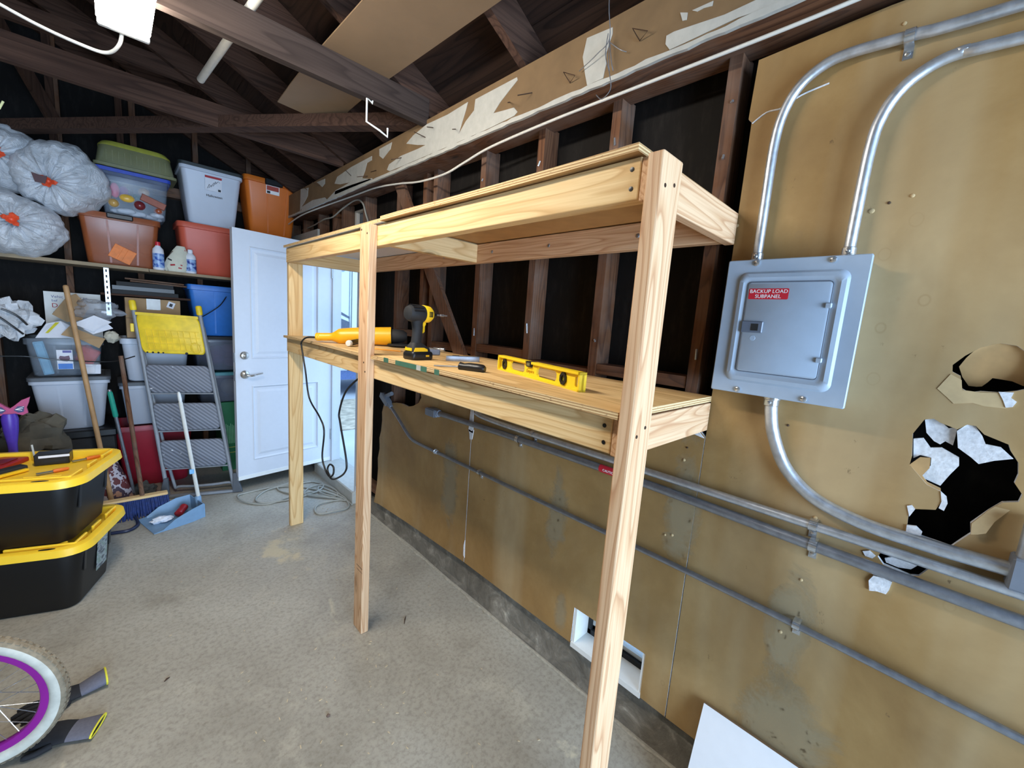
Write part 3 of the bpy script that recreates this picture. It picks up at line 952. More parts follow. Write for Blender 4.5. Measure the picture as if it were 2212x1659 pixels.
# ================================================================== the new two-tier storage shelf
sf = thing('storage_shelf', (-.3, 1.75, 0), 'new two-tier lumber storage shelf with plywood decks along the right wall', 'shelf')
FX = -.562          # beam face
Y0, Y1 = .511, 2.99
ZU, ZL = 1.847, 1.268


def board(name, x0, x1, y0, y1, z0, z1, m_, bev=.003):
    return MB().box(x0, x1, y0, y1, z0, z1).build(name, M[m_], sf, bevel=bev, seg=2)


# posts
board('post', -.591, -.502, .437, .473, 0, 1.927, 'fir_z', .004)
board('post', -.600, FX, 1.738, 1.827, 0, 1.934, 'fir_z', .004)
board('post', -.548, -.460, 3.03, 3.068, 0, ZU + .085, 'pine_z', .004)
for z0, tilt in ((ZU, 0), (ZL, 0)):
    fb = board('front_beam', FX, FX + .038, .503, 3.03, z0, z0 + .089, 'pine_y')
    board('end_rim', FX + .001, -.035, .473, .502, z0 - .004, z0 + .087, 'fir_x')
    board('end_rim', FX + .038, -.035, 2.99, 3.028, z0, z0 + .087, 'pine_x')
    lg = board('ledger', -.073, -.035, .503, 2.99, z0, z0 + .089, 'fir_y')
    board('cross_joist', FX + .038, -.073, 1.66, 1.698, z0, z0 + .087, 'pine_x')
    MB().box(-.035, SX, .503, 2.9, z0 + .01, z0 + .08).build('spacer_strip', M['old_y'], sf)
    # screws
    for y in (.522, .527):
        pass
    for dz in (.025, .066):
        s = MB().lathe([(.0055, 0), (.005, .0012), (.001, .0016)], (FX, .523 + (dz - .04) * .05, z0 + dz), (-1, 0, 0), 10)
        s.build('screw', M['black'], fb)
    for y in (.78, 1.19, 1.55, 1.95):
        MB().lathe([(.008, 0), (.006, .002), (.002, .003)], (-.073, y, z0 + .045), (-1, 0, 0), 10).build('lag_screw', M['galv_dark'], lg)
for p, zs in ((0, (1.865, 1.86, 1.30, 1.285)),):
    for k, (x, z) in enumerate(((-.572, 1.862), (-.533, 1.872), (-.565, 1.328), (-.53, 1.345))):
        MB().lathe([(.0045, 0), (.004, .001), (.001, .0012)], (x, .437, z), (0, -1, 0), 9).build('screw', M['nail'], sf)
for y, z in ((1.755, 1.895), (1.81, 1.915), (1.765, 1.34), (1.75, 1.30)):
    MB().lathe([(.0045, 0), (.004, .001), (.001, .0012)], (-.600, y, z), (-1, 0, 0), 9).build('screw', M['nail'], sf)


# decks: plywood sheets, the front edge of the lower one bows
def deck(name, xf, xb, y0, y1, z, th, fn, mats):
    n = 24
    mb = MB()
    top, bot = [], []
    for k in range(n + 1):
        y = y0 + (y1 - y0) * k / n
        dz = fn(y)
        top.append([(xf, y, z + th + dz), (xb, y, z + th)])
        bot.append([(xf, y, z + dz), (xb, y, z)])
    for k in range(n):
        a, b_, c, d = top[k], top[k + 1], bot[k], bot[k + 1]
        mb.add([a[0], a[1], b_[1], b_[0]], [(0, 1, 2, 3)], 0)
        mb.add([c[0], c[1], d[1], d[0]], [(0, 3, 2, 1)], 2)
        mb.add([a[0], b_[0], d[0], c[0]], [(0, 1, 2, 3)], 1)
        mb.add([a[1], b_[1], d[1], c[1]], [(0, 3, 2, 1)], 1)
    mb.add([top[0][0], top[0][1], bot[0][1], bot[0][0]], [(0, 1, 2, 3)], 1)
    mb.add([top[n][0], top[n][1], bot[n][1], bot[n][0]], [(0, 3, 2, 1)], 1)
    o = mb.build(name, mats, sf)
    return o


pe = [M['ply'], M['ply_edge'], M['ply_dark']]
pe2 = [M['melamine'], M['ply_edge'], M['melamine']]
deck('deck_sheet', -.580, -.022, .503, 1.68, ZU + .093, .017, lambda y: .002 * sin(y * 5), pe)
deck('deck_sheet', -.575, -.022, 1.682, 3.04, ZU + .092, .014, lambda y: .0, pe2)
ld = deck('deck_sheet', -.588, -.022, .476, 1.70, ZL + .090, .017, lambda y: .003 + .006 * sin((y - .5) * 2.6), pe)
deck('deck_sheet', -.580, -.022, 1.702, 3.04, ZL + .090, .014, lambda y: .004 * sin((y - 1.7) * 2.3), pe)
# green and grey paint marks printed on the lower deck edge
for y0, y1, g in ((1.27, 1.31, 1), (1.31, 1.34, 0), (1.34, 1.50, 1), (1.56, 1.60, 1), (1.19, 1.22, 1)):
    MB().box(-.5888, -.5882, y0, y1, ZL + .094, ZL + .107 + .006).build('edge_paint', plain('green_edge_paint', srgb(62, 104, 84), .7) if g else M['offwhite'], ld)
# pencil marks on the posts
MB().box(-.6004, -.6, 1.738, 1.80, .345, .3475).build('pencil_mark', M['black_ink'], sf)
MB().box(-.6004, -.6, 1.738, 1.80, .325, .3265).build('pencil_mark', M['black_ink'], sf)

# ================================================================== electrical panel
ep = thing('electrical_panel', (-.07, .3, 1.40), 'grey electrical load panel with red label on the tan drywall', 'breaker panel')
px0, pfx = WX, -.100
a0, a1, c0, c1 = .137, .458, 1.408, 1.785
MB().box(pfx + .004, px0, a0 + .010, a1 - .010, c0 + .006, c1 - .006).build('box', M['panel'], ep, bevel=.003)
cv = MB()
pp = lambda a, b, d: (pfx + d, a, b)
def rr2(ins, r, dep, n=5):
    return [pp(q.x, q.y, dep) for q in rrect((a0 + a1) / 2, (c0 + c1) / 2, a1 - a0 - 2 * ins, c1 - c0 - 2 * ins, r, 0, n)]
cv.loft([rr2(0, .004, .012), rr2(0, .004, .002), rr2(.002, .004, 0), rr2(.034, .022, 0), rr2(.040, .020, -.007), rr2(.050, .016, -.009), rr2(.056, .012, -.006), rr2(.060, .010, -.005)], cap0=True)
cov = cv.build('cover', M['panel'], ep, smooth=35)
d0, d1, e0, e1 = a0 + .066, a1 - .064, c0 + .066, c1 - .064
dd = MB()
dd.loft([[pp(q.x, q.y, dep) for q in rrect((d0 + d1) / 2, (e0 + e1) / 2, d1 - d0 - 2 * i, e1 - e0 - 2 * i, .008, 0, 3)] for i, dep in ((0, -.004), (0, -.0075), (.0015, -.0085))])
door = dd.build('panel_door', M['panel'], ep, smooth=35)
# dark line round the door
ln = MB()
rr = [pp(q.x, q.y, -.0062) for q in rrect((d0 + d1) / 2, (e0 + e1) / 2, d1 - d0 + .003, e1 - e0 + .003, .009, 0, 3)]
ln.tube(rr, .0012, 6, closed=True)
ln.build('door_gap', M['panel_dark'], ep)
MB().box(pfx - .013, pfx - .006, d1 - .052, d1 + .002, 1.583, 1.615).build('latch', M['panel_dark'], door, bevel=.002)
MB().box(pfx - .0142, pfx - .0128, d1 - .042, d1 - .024, 1.589, 1.608).build('latch_window', M['matte_black'], door, bevel=.0005)
MB().lathe([(.0075, 0), (.007, .0006)], (pfx - .0085, d1 - .030, 1.568), (-1, 0, 0), 20).build('lock_knockout', M['panel'], door)
for z in (1.517, 1.655):
    MB().box(pfx - .014, pfx - .005, d0 - .006, d0 + .008, z, z + .013).build('hinge', M['panel'], ep, bevel=.002)
lb = MB()
lb.loft([[pp(q.x, q.y, dep) for q in rrect(.342, 1.690, .096, .029, .003, 0, 3)] for dep in (-.0084, -.0092)])
lab = lb.build('warning_label', M['red_label'], door)
TM = lambda y, z, x: frame((x, y, z), (0, -1, 0), (0, 0, 1))
text_mesh('label_text', 'BACKUP LOAD', .0135, TM(.342, 1.6965, pfx - .0096), M['white_ink'], lab, .0002)
text_mesh('label_text', 'SUBPANEL', .0135, TM(.342, 1.6830, pfx - .0096), M['white_ink'], lab, .0002)
for y, z in ((a1 - .075, c1 - .010), (a0 + .075, c1 - .010), (a1 - .075, c0 + .010), (a0 + .085, c0 + .010)):
    MB().lathe([(.008, 0), (.0075, .004), (.004, .006)], (pfx, y, z), (-1, 0, 0), 14).build('cover_screw', M['zinc'], ep, smooth=40)

# ================================================================== conduits
CX = -.052


def strap(parent, y, z, r, one=True, dy=0.0):
    s = MB()
    n = 12
    for yy in (y - .010, y + .010):
        pass
    rings = []
    for yy in (y - .009, y + .009):
        ring = [(CX + (r + .0025) * cos(t) * -1, yy, z + (r + .0025) * sin(t)) for t in [-pi / 2 + pi * k / n for k in range(n + 1)]]
        ring += [(WX - .0005, yy, z + r + .0025)]
        ring = [(WX - .0005, yy, z - r - .0025)] + ring
        rings.append(ring)
    inner = []
    s.loft(rings, False, False, closed=False)
    s.box(WX - .003, WX - .0005, y - .009, y + .009, z - r - .028, z - r)
    s.lathe([(.006, 0), (.0055, .003), (.002, .0045)], (WX - .003, y, z - r - .016), (-1, 0, 0), 10)
    return s.build('strap', M['zinc'], parent, smooth=40)


def conduit(label, pts, r, m_='galv', k=6, group=None):
    path = smooth_path(pts, k)
    t = thing('conduit', path[0], label, 'conduit')
    MB().tube(path, r, 14).build('pipe', M[m_], t, smooth=60)
    return t


def connector(parent, p, axis, r, m_='zinc'):
    c = MB().lathe([(r + .006, 0), (r + .006, .006), (r + .003, .008), (r + .003, .024), (r + .001, .026)], p, axis, 18)
    c.lathe([(.005, 0), (.005, .006), (.002, .008)], Vector(p) + Vector(axis) * .015 + Vector((-(r + .002), 0, 0)), (-1, 0, 0), 8)
    return c.build('connector', M[m_], parent, smooth=40)


t = conduit('steel conduit rising from the left top of the grey panel and bending right',
            [(CX, .400, 1.785), (CX, .401, 1.95), (CX, .401, 2.10), (CX, .390, 2.18), (CX, .362, 2.238), (CX, .315, 2.272), (CX, .262, 2.282), (CX, .153, 2.277), (CX, -.014, 2.268), (CX, -.9, 2.25)], .0125)
connector(t, (CX, .400, 1.785), (0, 0, 1), .0125)
strap(t, .153, 2.277, .0125)
t = conduit('steel conduit rising from the right top of the grey panel and bending right',
            [(CX, .192, 1.785), (CX, .191, 1.90), (CX, .188, 2.04), (CX, .178, 2.11), (CX, .150, 2.165), (CX, .105, 2.198), (CX, .055, 2.208), (CX, -.025, 2.203), (CX, -.9, 2.16)], .0125)
connector(t, (CX, .192, 1.785), (0, 0, 1), .0125)
t = conduit('thick steel conduit curving from the underside of the grey panel to the right',
            [(CX, .305, 1.408), (CX, .301, 1.36), (CX, .285, 1.295), (CX, .243, 1.212), (CX, .172, 1.152), (CX, .070, 1.123), (CX, -.05, 1.117), (CX, -.20, 1.120), (CX, -.9, 1.14)], .0165)
connector(t, (CX, .305, 1.406), (0, 0, -1), .0165)
t = conduit('upper straight steel conduit running along the wall under the lower deck',
            [(CX - .002, 1.62, 1.085), (CX - .002, 1.55, 1.074), (CX - .002, 1.3, 1.070), (CX, .61, 1.073), (CX, .159, 1.074), (CX, -.21, 1.074), (CX, -1.0, 1.074)], .0125)
strap(t, .159, 1.074, .0125)
strap(t, 1.21, 1.071, .0125)
t = conduit('lower straight steel conduit with pull fitting running along the wall',
            [(CX, 1.955, 1.010), (CX, 1.6, 1.018), (CX, 1.332, 1.024), (CX, .641, 1.027), (CX, .151, 1.019), (CX, -.217, 1.015), (CX, -1.0, 1.010)], .0150, 'galv_dark')
strap(t, 1.30, 1.024, .0150)
strap(t, .151, 1.019, .0150)
lbm = MB()
R_ = Matrix.Rotation(radians(0), 3, 'X')
lbm.loft([[(CX - .002 + x, 2.062 - s_, 1.006 + z) for x, z in ((-.022 * k, -.024 * k), (-.026 * k, .0), (-.022 * k, .024 * k), (.018 * k, .024 * k), (.022, 0), (.018 * k, -.024 * k))] for s_, k in ((0, .85), (.01, 1), (.085, 1), (.10, .8))])
lbm.lathe([(.021, 0), (.021, .02), (.019, .022)], (CX, 1.975, 1.009), (0, -1, 0), 16)
fit = lbm.build('pull_fitting', M['fitting'], t, smooth=35)
MB().box(CX - .031, CX - .027, 1.965, 2.06, .986, 1.026).build('fitting_cover', M['fitting'], t, bevel=.004)
lb2 = MB()
for k in range(9):
    pass
ang = [radians(100 + 160 * k / 10) for k in range(11)]
lr = [[(CX + .0158 * cos(q), y, 1.0268 + .0158 * sin(q)) for q in ang] for y in (.745, .84)]
lb2.loft(lr, False, False, closed=False)
ct = lb2.build('caution_label', M['red_label'], t)
text_mesh('caution_text', 'CAUTION', .013, frame((CX - .0163, .792, 1.027), (0, -1, 0), (0, 0, 1)), M['white_ink'], ct, .0002)
t = conduit('thin lowest steel conduit bending down from a grey fitting at the drywall edge',
            [(CX, 2.535, .935), (CX, 2.42, .872), (CX, 2.31, .805), (CX, 2.25, .780), (CX, 2.15, .772), (CX, 1.709, .774), (CX, .608, .779), (CX, .154, .775), (CX, -.258, .764), (CX, -1.0, .75)], .0095, 'galv_dark')
strap(t, 1.565, .775, .0095)
strap(t, .154, .775, .0095)
connector(t, (CX, 1.98, .773), (0, -1, 0), .0095, 'galv')
fb_ = MB()
ax = Vector((0, -.87, -.49)).normalized()
sd = Vector((0, -.49, .87))
c0_ = Vector((CX, 2.655, 1.003))
fb_.loft([[c0_ + ax * s_ + Vector((x, 0, 0)) + sd * z for x, z in ((-.020 * k, -.020 * k), (-.020 * k, .020 * k), (.018 * k, .020 * k), (.018 * k, -.020 * k))] for s_, k in ((0, .8), (.008, 1), (.10, 1), (.125, .65), (.145, .6))])
fb_.build('pull_fitting', M['fitting'], t, bevel=.003, smooth=40)
MB().cyl(c0_ + ax * .03, c0_ + ax * .03 + Vector((.0, -.10, .04)), .014, 12).build('nipple', M['fitting'], t, smooth=50)
MB().obox(c0_ + ax * .055 + Vector((-.022, 0, 0)), (.004, .11, .040), Matrix((Vector((1, 0, 0)), ax, sd)).transposed()).build('fitting_cover', M['fitting'], t, bevel=.003)
# box connector at the right frame edge
t = conduit('vertical steel conduit stub above a coupling at the right frame edge', [(CX - .004, -.200, 1.24), (CX - .004, -.200, 1.18), (CX - .004, -.200, 1.145)], .018)
MB().box(CX - .03, WX, -.30, -.178, 1.085, 1.155).build('coupling_box', M['fitting'], t, bevel=.004)

# ================================================================== overhead things
sh_ = MB()
n = 10
rows = []
for k in range(n + 1):
    y = 2.70 - (2.70 - .35) * k / n
    dz = -.03 * max(0, (y - 2.1) / .6) ** 2
    rows.append([(-.690 + .01 * (2.7 - y), y, 2.690 + dz), (-.392 + .03 * (2.7 - y), y, 2.690 + dz * 1.6)])
for th in (0, .006):
    pass
sh_.loft([[r[0], r[1], (r[1][0], r[1][1], r[1][2] + .006), (r[0][0], r[0][1], r[0][2] + .006)] for r in rows])
o = sh_.build('hardboard_sheet', M['hardboard'])
tag(o, 'sagging tan hardboard sheet lying across the ceiling joists', 'board')
o = MB().tube([(-1.0, 2.90, 2.707), (-.965, 2.34, 2.707), (-.875, .9, 2.707)], .017, 16).build('plastic_pipe', M['cable_white'], smooth=60)
tag(o, 'white plastic pipe resting across the ceiling joists', 'pipe')
for nm, lab_, x, y, m_ in (('ceiling_hook', 'white utility hook hanging from the dark joist near the tan board', -.452, 2.05, 'offwhite'),
                           ('ceiling_hook', 'pale yellow utility hook hanging at the left frame edge', -1.735, 3.19, 'ladder_yellow')):
    P = [(x, y, 2.565), (x, y, JZ - .035), (x - .028, y, JZ - .02), (x - .028, y, JZ - .125), (x + .03, y - .02, JZ - .15), (x + .07, y - .02, JZ - .165), (x + .07, y - .02, JZ - .125)]
    if m_ != 'offwhite':
        P = [(x, y, JZ), (x + .0, y, JZ - .19), (x + .012, y - .02, JZ - .215), (x + .025, y - .02, JZ - .18)]
    o = MB().tube(P, .0045, 8).build(nm, M['white'] if m_ == 'offwhite' else plain('pale_yellow_vinyl', srgb(214, 216, 160), .5))
    tag(o, lab_, 'hook')
cab = [(-.16, 4.4, 2.33), (-.155, 4.05, 2.365), (-.12, 3.6, 2.386), (-.10, 3.1, 2.388), (-.095, 2.75, 2.385), (-.09, 2.45, 2.358), (-.09, 2.2, 2.325), (-.09, 1.95, 2.318), (-.09, 1.78, 2.34), (-.09, 1.58, 2.365),
       (-.09, 1.2, 2.376), (-.09, .89, 2.376), (-.09, .40, 2.376), (-.09, 0, 2.385), (-.09, -.8, 2.39)]
o = MB().tube(smooth_path(cab, 6), .0055, 8).build('electric_cable', M['cable_white'], smooth=60)
tag(o, 'white electric cable stapled beneath the dropped beam', 'cable')
o = MB().tube(smooth_path([(.02, 4.6, 2.33), (.0, 4.2, 2.33), (-.03, 3.85, 2.335), (-.03, 3.66, 2.33), (-.03, 3.45, 2.37), (-.03, 3.22, 2.395), (-.03, 3.10, 2.36), (-.02, 3.06, 2.28), (.02, 3.05, 2.1), (.03, 3.05, 1.6)], 6), .006, 8).build('electric_cable', M['cord_grey'], smooth=60)
tag(o, 'dusty grey cable looping over the transom windows', 'cable')
o = thing('wire_bundle', (BX - .03, .90, 2.45), 'loose thin wires tied to a nail on the beam', 'wire')
for P in ([(BX - .05, .905, 2.75), (BX - .04, .905, 2.6), (BX - .02, .905, 2.51), (BX - .02, .95, 2.48), (BX - .01, 1.03, 2.46)],
          [(BX - .03, .905, 2.52), (BX - .04, .90, 2.45), (BX - .05, .87, 2.38), (BX - .05, .86, 2.33), (BX - .05, .89, 2.31), (BX - .05, .915, 2.33)],
          [(BX - .02, .905, 2.51), (BX - .02, .89, 2.44), (BX - .01, .885, 2.41)], [(BX - .02, .905, 2.51), (BX - .02, .90, 2.44), (BX - .01, .90, 2.415)], [(BX - .02, .905, 2.50), (BX - .02, .86, 2.46), (BX - .01, .84, 2.45)]):
    MB().tube(smooth_path(P, 5), .0014, 6).build('wire', M['galv_dark'], o)

# ================================================================== tools on the lower deck
ZD = ZL + .108


def place(mb, P, yaw, pitch=0.0, roll=0.0):
    Mx = Matrix.Translation(P) @ Matrix.Rotation(yaw, 4, 'Z') @ Matrix.Rotation(pitch, 4, 'Y') @ Matrix.Rotation(roll, 4, 'X')
    return mb.xform(Mx)


# ---- cordless impact driver, standing on its battery
P = Vector((-.475, 1.525, ZD + .004))
yaw = radians(8)
dv = thing('impact_driver', P, 'black and yellow cordless impact driver standing on its battery', 'power drill')
L = lambda mb, name, m_, par=dv, **kw: place(mb, P, yaw).build(name, m_, par, **kw)
b = MB()
b.loft([[(q.x, q.y, z) for q in rrect(.005, 0, w, d, .014, 0, 4)] for z, w, d in ((0, .104, .066), (.006, .112, .074), (.026, .112, .074), (.034, .104, .068))])
bat = L(b, 'battery', M['black'], smooth=40)
for y in (-.0372, .0372):
    L(MB().obox((-.01, y, .017), (.05, .0012, .010)), 'rating_plate', M['matte_black'], bat)
    L(MB().obox((.025, y, .018), (.018, .0012, .007)), 'yellow_print', M['tool_yellow'], bat)
b = MB()
b.loft([[(q.x, q.y, z) for q in rrect(x, 0, w, d, .014, 0, 4)] for z, w, d, x in ((.034, .098, .062, .004), (.050, .092, .058, .002), (.060, .070, .046, -.004), (.072, .046, .036, -.008))])
L(b, 'foot', M['matte_black'], smooth=40)
for y in (-.0312, .0312):
    L(MB().slab([(-.043, .036), (.03, .036), (.028, .045), (.01, .052), (-.036, .052)], [], lambda a, b_, d: (a, y - .0012 + d, b_), .0024), 'yellow_side_grip', M['tool_yellow'])
L(MB().obox((-.046, 0, .044), (.003, .040, .012)), 'yellow_side_grip', M['tool_yellow'])
b = MB()
hz = ((.068, .050, .038, -.008), (.095, .046, .036, -.006), (.125, .047, .038, -.004), (.150, .052, .041, -.006), (.170, .060, .046, -.008))
b.loft([[(x + w / 2 * cos(2 * pi * k / 16), d / 2 * sin(2 * pi * k / 16), z) for k in range(16)] for z, w, d, x in hz])
L(b, 'handle', M['matte_black'], smooth=60)
b = MB().lathe([(.014, -.060), (.028, -.056), (.034, -.044), (.036, -.01), (.036, .018), (.034, .022)], (0, 0, .192), (1, 0, 0), 22)
L(b, 'motor_housing', M['matte_black'], smooth=40)
for k in range(-3, 4):
    a = radians(90 + k * 24)
    for sgn in (1,):
        c = Vector((-.022, .0365 * cos(a), .192 + .0365 * sin(a)))
        L(MB().obox(c, (.050, .006, .003), Euler((a - pi / 2, 0, 0)).to_matrix()), 'grip_rib', M['black'])
b = MB().lathe([(.0365, .016), (.0375, .022), (.035, .050), (.027, .062), (.020, .064)], (0, 0, .192), (1, 0, 0), 22)
nose = L(b, 'nose_collar', M['tool_yellow'], smooth=40)
for y in (-.035, .035):
    for k in range(3):
        L(MB().obox((.030 + k * .007, y * 1.02, .192), (.003, .006, .022)), 'vent_slot', M['black'], nose)
b = MB().lathe([(.018, .060), (.017, .074), (.011, .078), (.010, .092)], (0, 0, .192), (1, 0, 0), 18)
L(b, 'chuck', M['black'], smooth=40)
b = MB().lathe([(.0035, .09), (.0035, .118), (.0055, .120), (.0055, .140), (.003, .142), (.003, .160)], (0, 0, .192), (1, 0, 0), 8)
L(b, 'driver_bit', M['galv_dark'])
b = MB().slab([(.018, .158), (.034, .160), (.036, .150), (.030, .140), (.030, .118), (.024, .112), (.022, .140), (.016, .150)], [], lambda a, b_, d: (a, -.006 + d, b_), .012)
L(b, 'trigger', M['tool_yellow'])

# ---- angle polisher lying on the deck
gp = [Vector((-.575, 2.445, ZD + .030)), Vector((-.49, 2.395, ZD + .036)), Vector((-.385, 2.335, ZD + .048)), Vector((-.22, 2.24, ZD + .058))]
gr = thing('angle_polisher', (-.4, 2.34, ZD), 'yellow corded angle polisher lying at the far end of the lower deck', 'power tool')
b = MB()
path = smooth_path(gp, 8)
rad = []
for k in range(len(path)):
    s = k / (len(path) - 1)
    rad.append(.019 if s < .02 else .022 if s < .3 else .022 + (s - .3) * .19 if s < .42 else .045 + (s - .42) * .015)
b.tube(path, rad, 18)
gb = b.build('housing', M['grind_yellow'], gr, smooth=50)
ax = (gp[3] - gp[2]).normalized()
b = MB().lathe([(.040, 0), (.043, .02), (.036, .07), (.02, .09)], gp[3], ax, 18)
b.build('gear_head', M['matte_black'], gr, smooth=40)
b = MB().lathe([(.02, .0), (.075, .006), (.075, .014), (.03, .018)], gp[3] + ax * .05 + Vector((0, 0, -.060)), (0, 0, 1), 24)
b.build('backing_pad', M['matte_black'], gr, smooth=40)
kb = Vector((-.50, 2.17, ZD + .017))
k2 = Vector((-.36, 2.30, ZD + .026))
b = MB().tube([kb, kb + (k2 - kb) * .3, k2], [.014, .016, .014], 14)
b.build('side_handle', M['black'], gr, smooth=50)
MB().lathe([(.006, -.012), (.014, -.010), (.0165, -.002), (.0165, .010), (.012, .014)], kb, (k2 - kb), 18).build('handle_tip', M['white'], gr, smooth=40)
for k in (0, 1):
    MB().lathe([(.0225, 0), (.0235, .003), (.0225, .006)], gp[0] + (gp[1] - gp[0]) * (.05 + k * .10), (gp[1] - gp[0]), 18).build('strain_ring', M['grind_yellow'], gb)
cord = [(-.575, 2.445, ZD + .026), (-.60, 2.48, ZD + .024), (-.607, 2.53, ZD + .012), (-.606, 2.585, ZD - .012), (-.602, 2.60, 1.335), (-.60, 2.54, 1.20), (-.60, 2.475, 1.05), (-.60, 2.31, .973), (-.60, 2.24, .91), (-.60, 2.265, .76),
        (-.60, 2.224, .70), (-.60, 2.16, .675), (-.595, 2.12, .70), (-.59, 2.13, .735), (-.59, 2.18, .735), (-.595, 2.20, .70), (-.60, 2.136, .672), (-.60, 2.055, .70), (-.60, 1.955, .765), (-.60, 1.94, .83), (-.60, 2.02, 1.0), (-.60, 2.034, 1.057),
        (-.60, 1.968, 1.164), (-.598, 1.89, 1.255), (-.58, 1.86, 1.262)]
cord = cord[:-2] + [(-.57, 1.93, 1.225), (-.54, 1.90, 1.255), (-.52, 1.87, 1.258)]
MB().tube(smooth_path(cord, 6), .0048, 8).build('power_cord', M['black'], gr, smooth=60)

# ---- spirit level standing on edge
LP0, LP1 = Vector((-.332, 1.172, ZD + .0005)), Vector((-.453, .690, ZD + .0005))
le = (LP1 - LP0)
LL = le.length
le.normalize()
ln_ = Vector((le.y, -le.x, 0))
if ln_.x > 0:
    ln_ = -ln_
LH, LT = .060, .026
lv_ = thing('spirit_level', (LP0 + LP1) / 2, 'yellow spirit level standing on the lower deck, reads Empire', 'level')
lp = lambda a, b_, d: LP0 + le * a + Vector((0, 0, b_)) - ln_ * (d)


def oct_(cx, cz, r, n=8):
    return [(cx + r * .8 * cos(2 * pi * (k + .5) / n), cz + r * sin(2 * pi * (k + .5) / n)) for k in range(n)]


def slot(x0, x1, z0, z1, c=.008):
    return [(x0 + c, z0), (x1 - c, z0), (x1, z0 + c), (x1, z1 - c), (x1 - c, z1), (x0 + c, z1), (x0, z1 - c), (x0, z0 + c)]


b = MB()
web_holes = [oct_(.044, .030, .020), slot(.085, .185, .016, .046), slot(.262, .375, .014, .046), oct_(.412, .030, .021), slot(.006, .016, .014, .046, .003), slot(LL - .030, LL - .016, .014, .046, .004)]
outer = [(0, .006), (LL, .006), (LL, LH - .006), (.238, LH - .006), (.236, LH - .018), (.204, LH - .018), (.202, LH - .006), (0, LH - .006)]
b.slab(outer, web_holes, lambda a, b_, d: lp(a, b_, .009 + d), .008)
web = b.build('web', M['level_yellow'], lv_)
for z0, z1, spans in ((0, .008, ((0, LL),)), (LH - .008, LH, ((0, .202), (.238, LL)))):
    for s0, s1 in spans:
        q = MB()
        q.add([lp(s0, z0, 0), lp(s1, z0, 0), lp(s1, z0, LT), lp(s0, z0, LT), lp(s0, z1, 0), lp(s1, z1, 0), lp(s1, z1, LT), lp(s0, z1, LT)],
              [(0, 3, 2, 1), (4, 5, 6, 7), (0, 1, 5, 4), (1, 2, 6, 5), (2, 3, 7, 6), (3, 0, 4, 7)])
        q.build('flange', M['level_yellow'], lv_)
for s0, s1 in ((0, .007), (LL - .007, LL)):
    q = MB()
    q.add([lp(s0, 0, 0), lp(s1, 0, 0), lp(s1, 0, LT), lp(s0, 0, LT), lp(s0, LH, 0), lp(s1, LH, 0), lp(s1, LH, LT), lp(s0, LH, LT)],
          [(0, 3, 2, 1), (4, 5, 6, 7), (0, 1, 5, 4), (1, 2, 6, 5), (2, 3, 7, 6), (3, 0, 4, 7)])
    q.build('end_cap', M['level_yellow'], lv_)
for cx in (.044, .412):
    v = MB().slab(oct_(cx, .030, .0205), [oct_(cx, .030, .010)], lambda a, b_, d: lp(a, b_, .004 + d), .018).build('vial_ring', M['black'], lv_)
    MB().slab(oct_(cx, .030, .0100), [], lambda a, b_, d: lp(a, b_, .010 + d), .006).build('vial', plain('vial_green', srgb(170, 170, 60), .2), v)
v = MB().slab([(.204, LH - .020), (.236, LH - .020), (.236, LH), (.204, LH)], [], lambda a, b_, d: lp(a, b_, .001 + d), LT - .002).build('vial_block', M['black'], lv_, bevel=.002)
MB().slab([(.211, LH - .015), (.229, LH - .015), (.229, LH - .005), (.211, LH - .005)], [], lambda a, b_, d: lp(a, b_, .0002 + d), .003).build('vial', plain('vial_grey', srgb(120, 120, 84), .2), v)
text_mesh('maker_text', 'Empire', .017, frame(lp(.222, .026, .0085), le, (0, 0, 1)), plain('level_ink', srgb(206, 160, 20), .4), web, .0006, shear=.2)

# ---- utility knife, screwdriver, hammer, nut driver, pencil
P = Vector((-.30, 1.435, ZD))
kn = thing('utility_knife', P, 'grey metal utility knife on the lower deck beside the driver', 'knife')
yawk = math.atan2(1.412 - 1.458, -.232 + .350)
b = MB().slab([(-.075, .004), (-.058, .020), (-.02, .024), (.03, .022), (.066, .026), (.078, .018), (.078, .002), (.03, 0), (-.05, 0)], [], lambda a, b_, d: (a, b_, d), .026)
place(b, P, yawk).build('body', M['galv_dark'], kn, bevel=.004, smooth=50, seg=2)
place(MB().obox((-.03, .012, .0265), (.03, .006, .003)), P, yawk).build('slider', M['black'], kn)
place(MB().slab([(-.072, .004), (-.092, .006), (-.07, .014)], [], lambda a, b_, d: (a, b_, .009 + d), .0008), P, yawk).build('blade', M['zinc'], kn)
P = Vector((-.485, 1.135, ZD + .0175))
sd_ = thing('screwdriver', P, 'black-handled screwdriver lying near the deck front edge', 'screwdriver')
axs = Vector((.40, -.92, 0)).normalized()
MB().lathe([(.010, -.054), (.0165, -.050), (.013, -.033), (.0165, -.014), (.017, .022), (.0155, .043), (.010, .050)], P, axs, 10).build('handle', M['black'], sd_, smooth=50)
MB().cyl(P - axs * .045 + Vector((0, 0, -.001)), P - axs * .16 + Vector((0, 0, -.009)), .0032, 8).build('shank', M['galv_dark'], sd_)
P = Vector((-.215, 1.80, ZD + .012))
hm = thing('hammer', P, 'small steel hammer with blue-grey head behind the driver', 'hammer')
MB().beam(P + Vector((.02, .14, -.003)), P + Vector((-.06, -.05, 0)), .016, .014).build('handle', M['galv'], hm, bevel=.003)
MB().beam(P + Vector((-.105, -.03, .003)), P + Vector((-.015, -.085, .003)), .026, .028).build('head', plain('blue_grey_steel', srgb(108, 118, 138), .4), hm, bevel=.004)
P = Vector((-.10, 1.96, ZD + .010))
nd = thing('nut_driver', P, 'chrome nut driver lying by the open studs', 'nut driver')
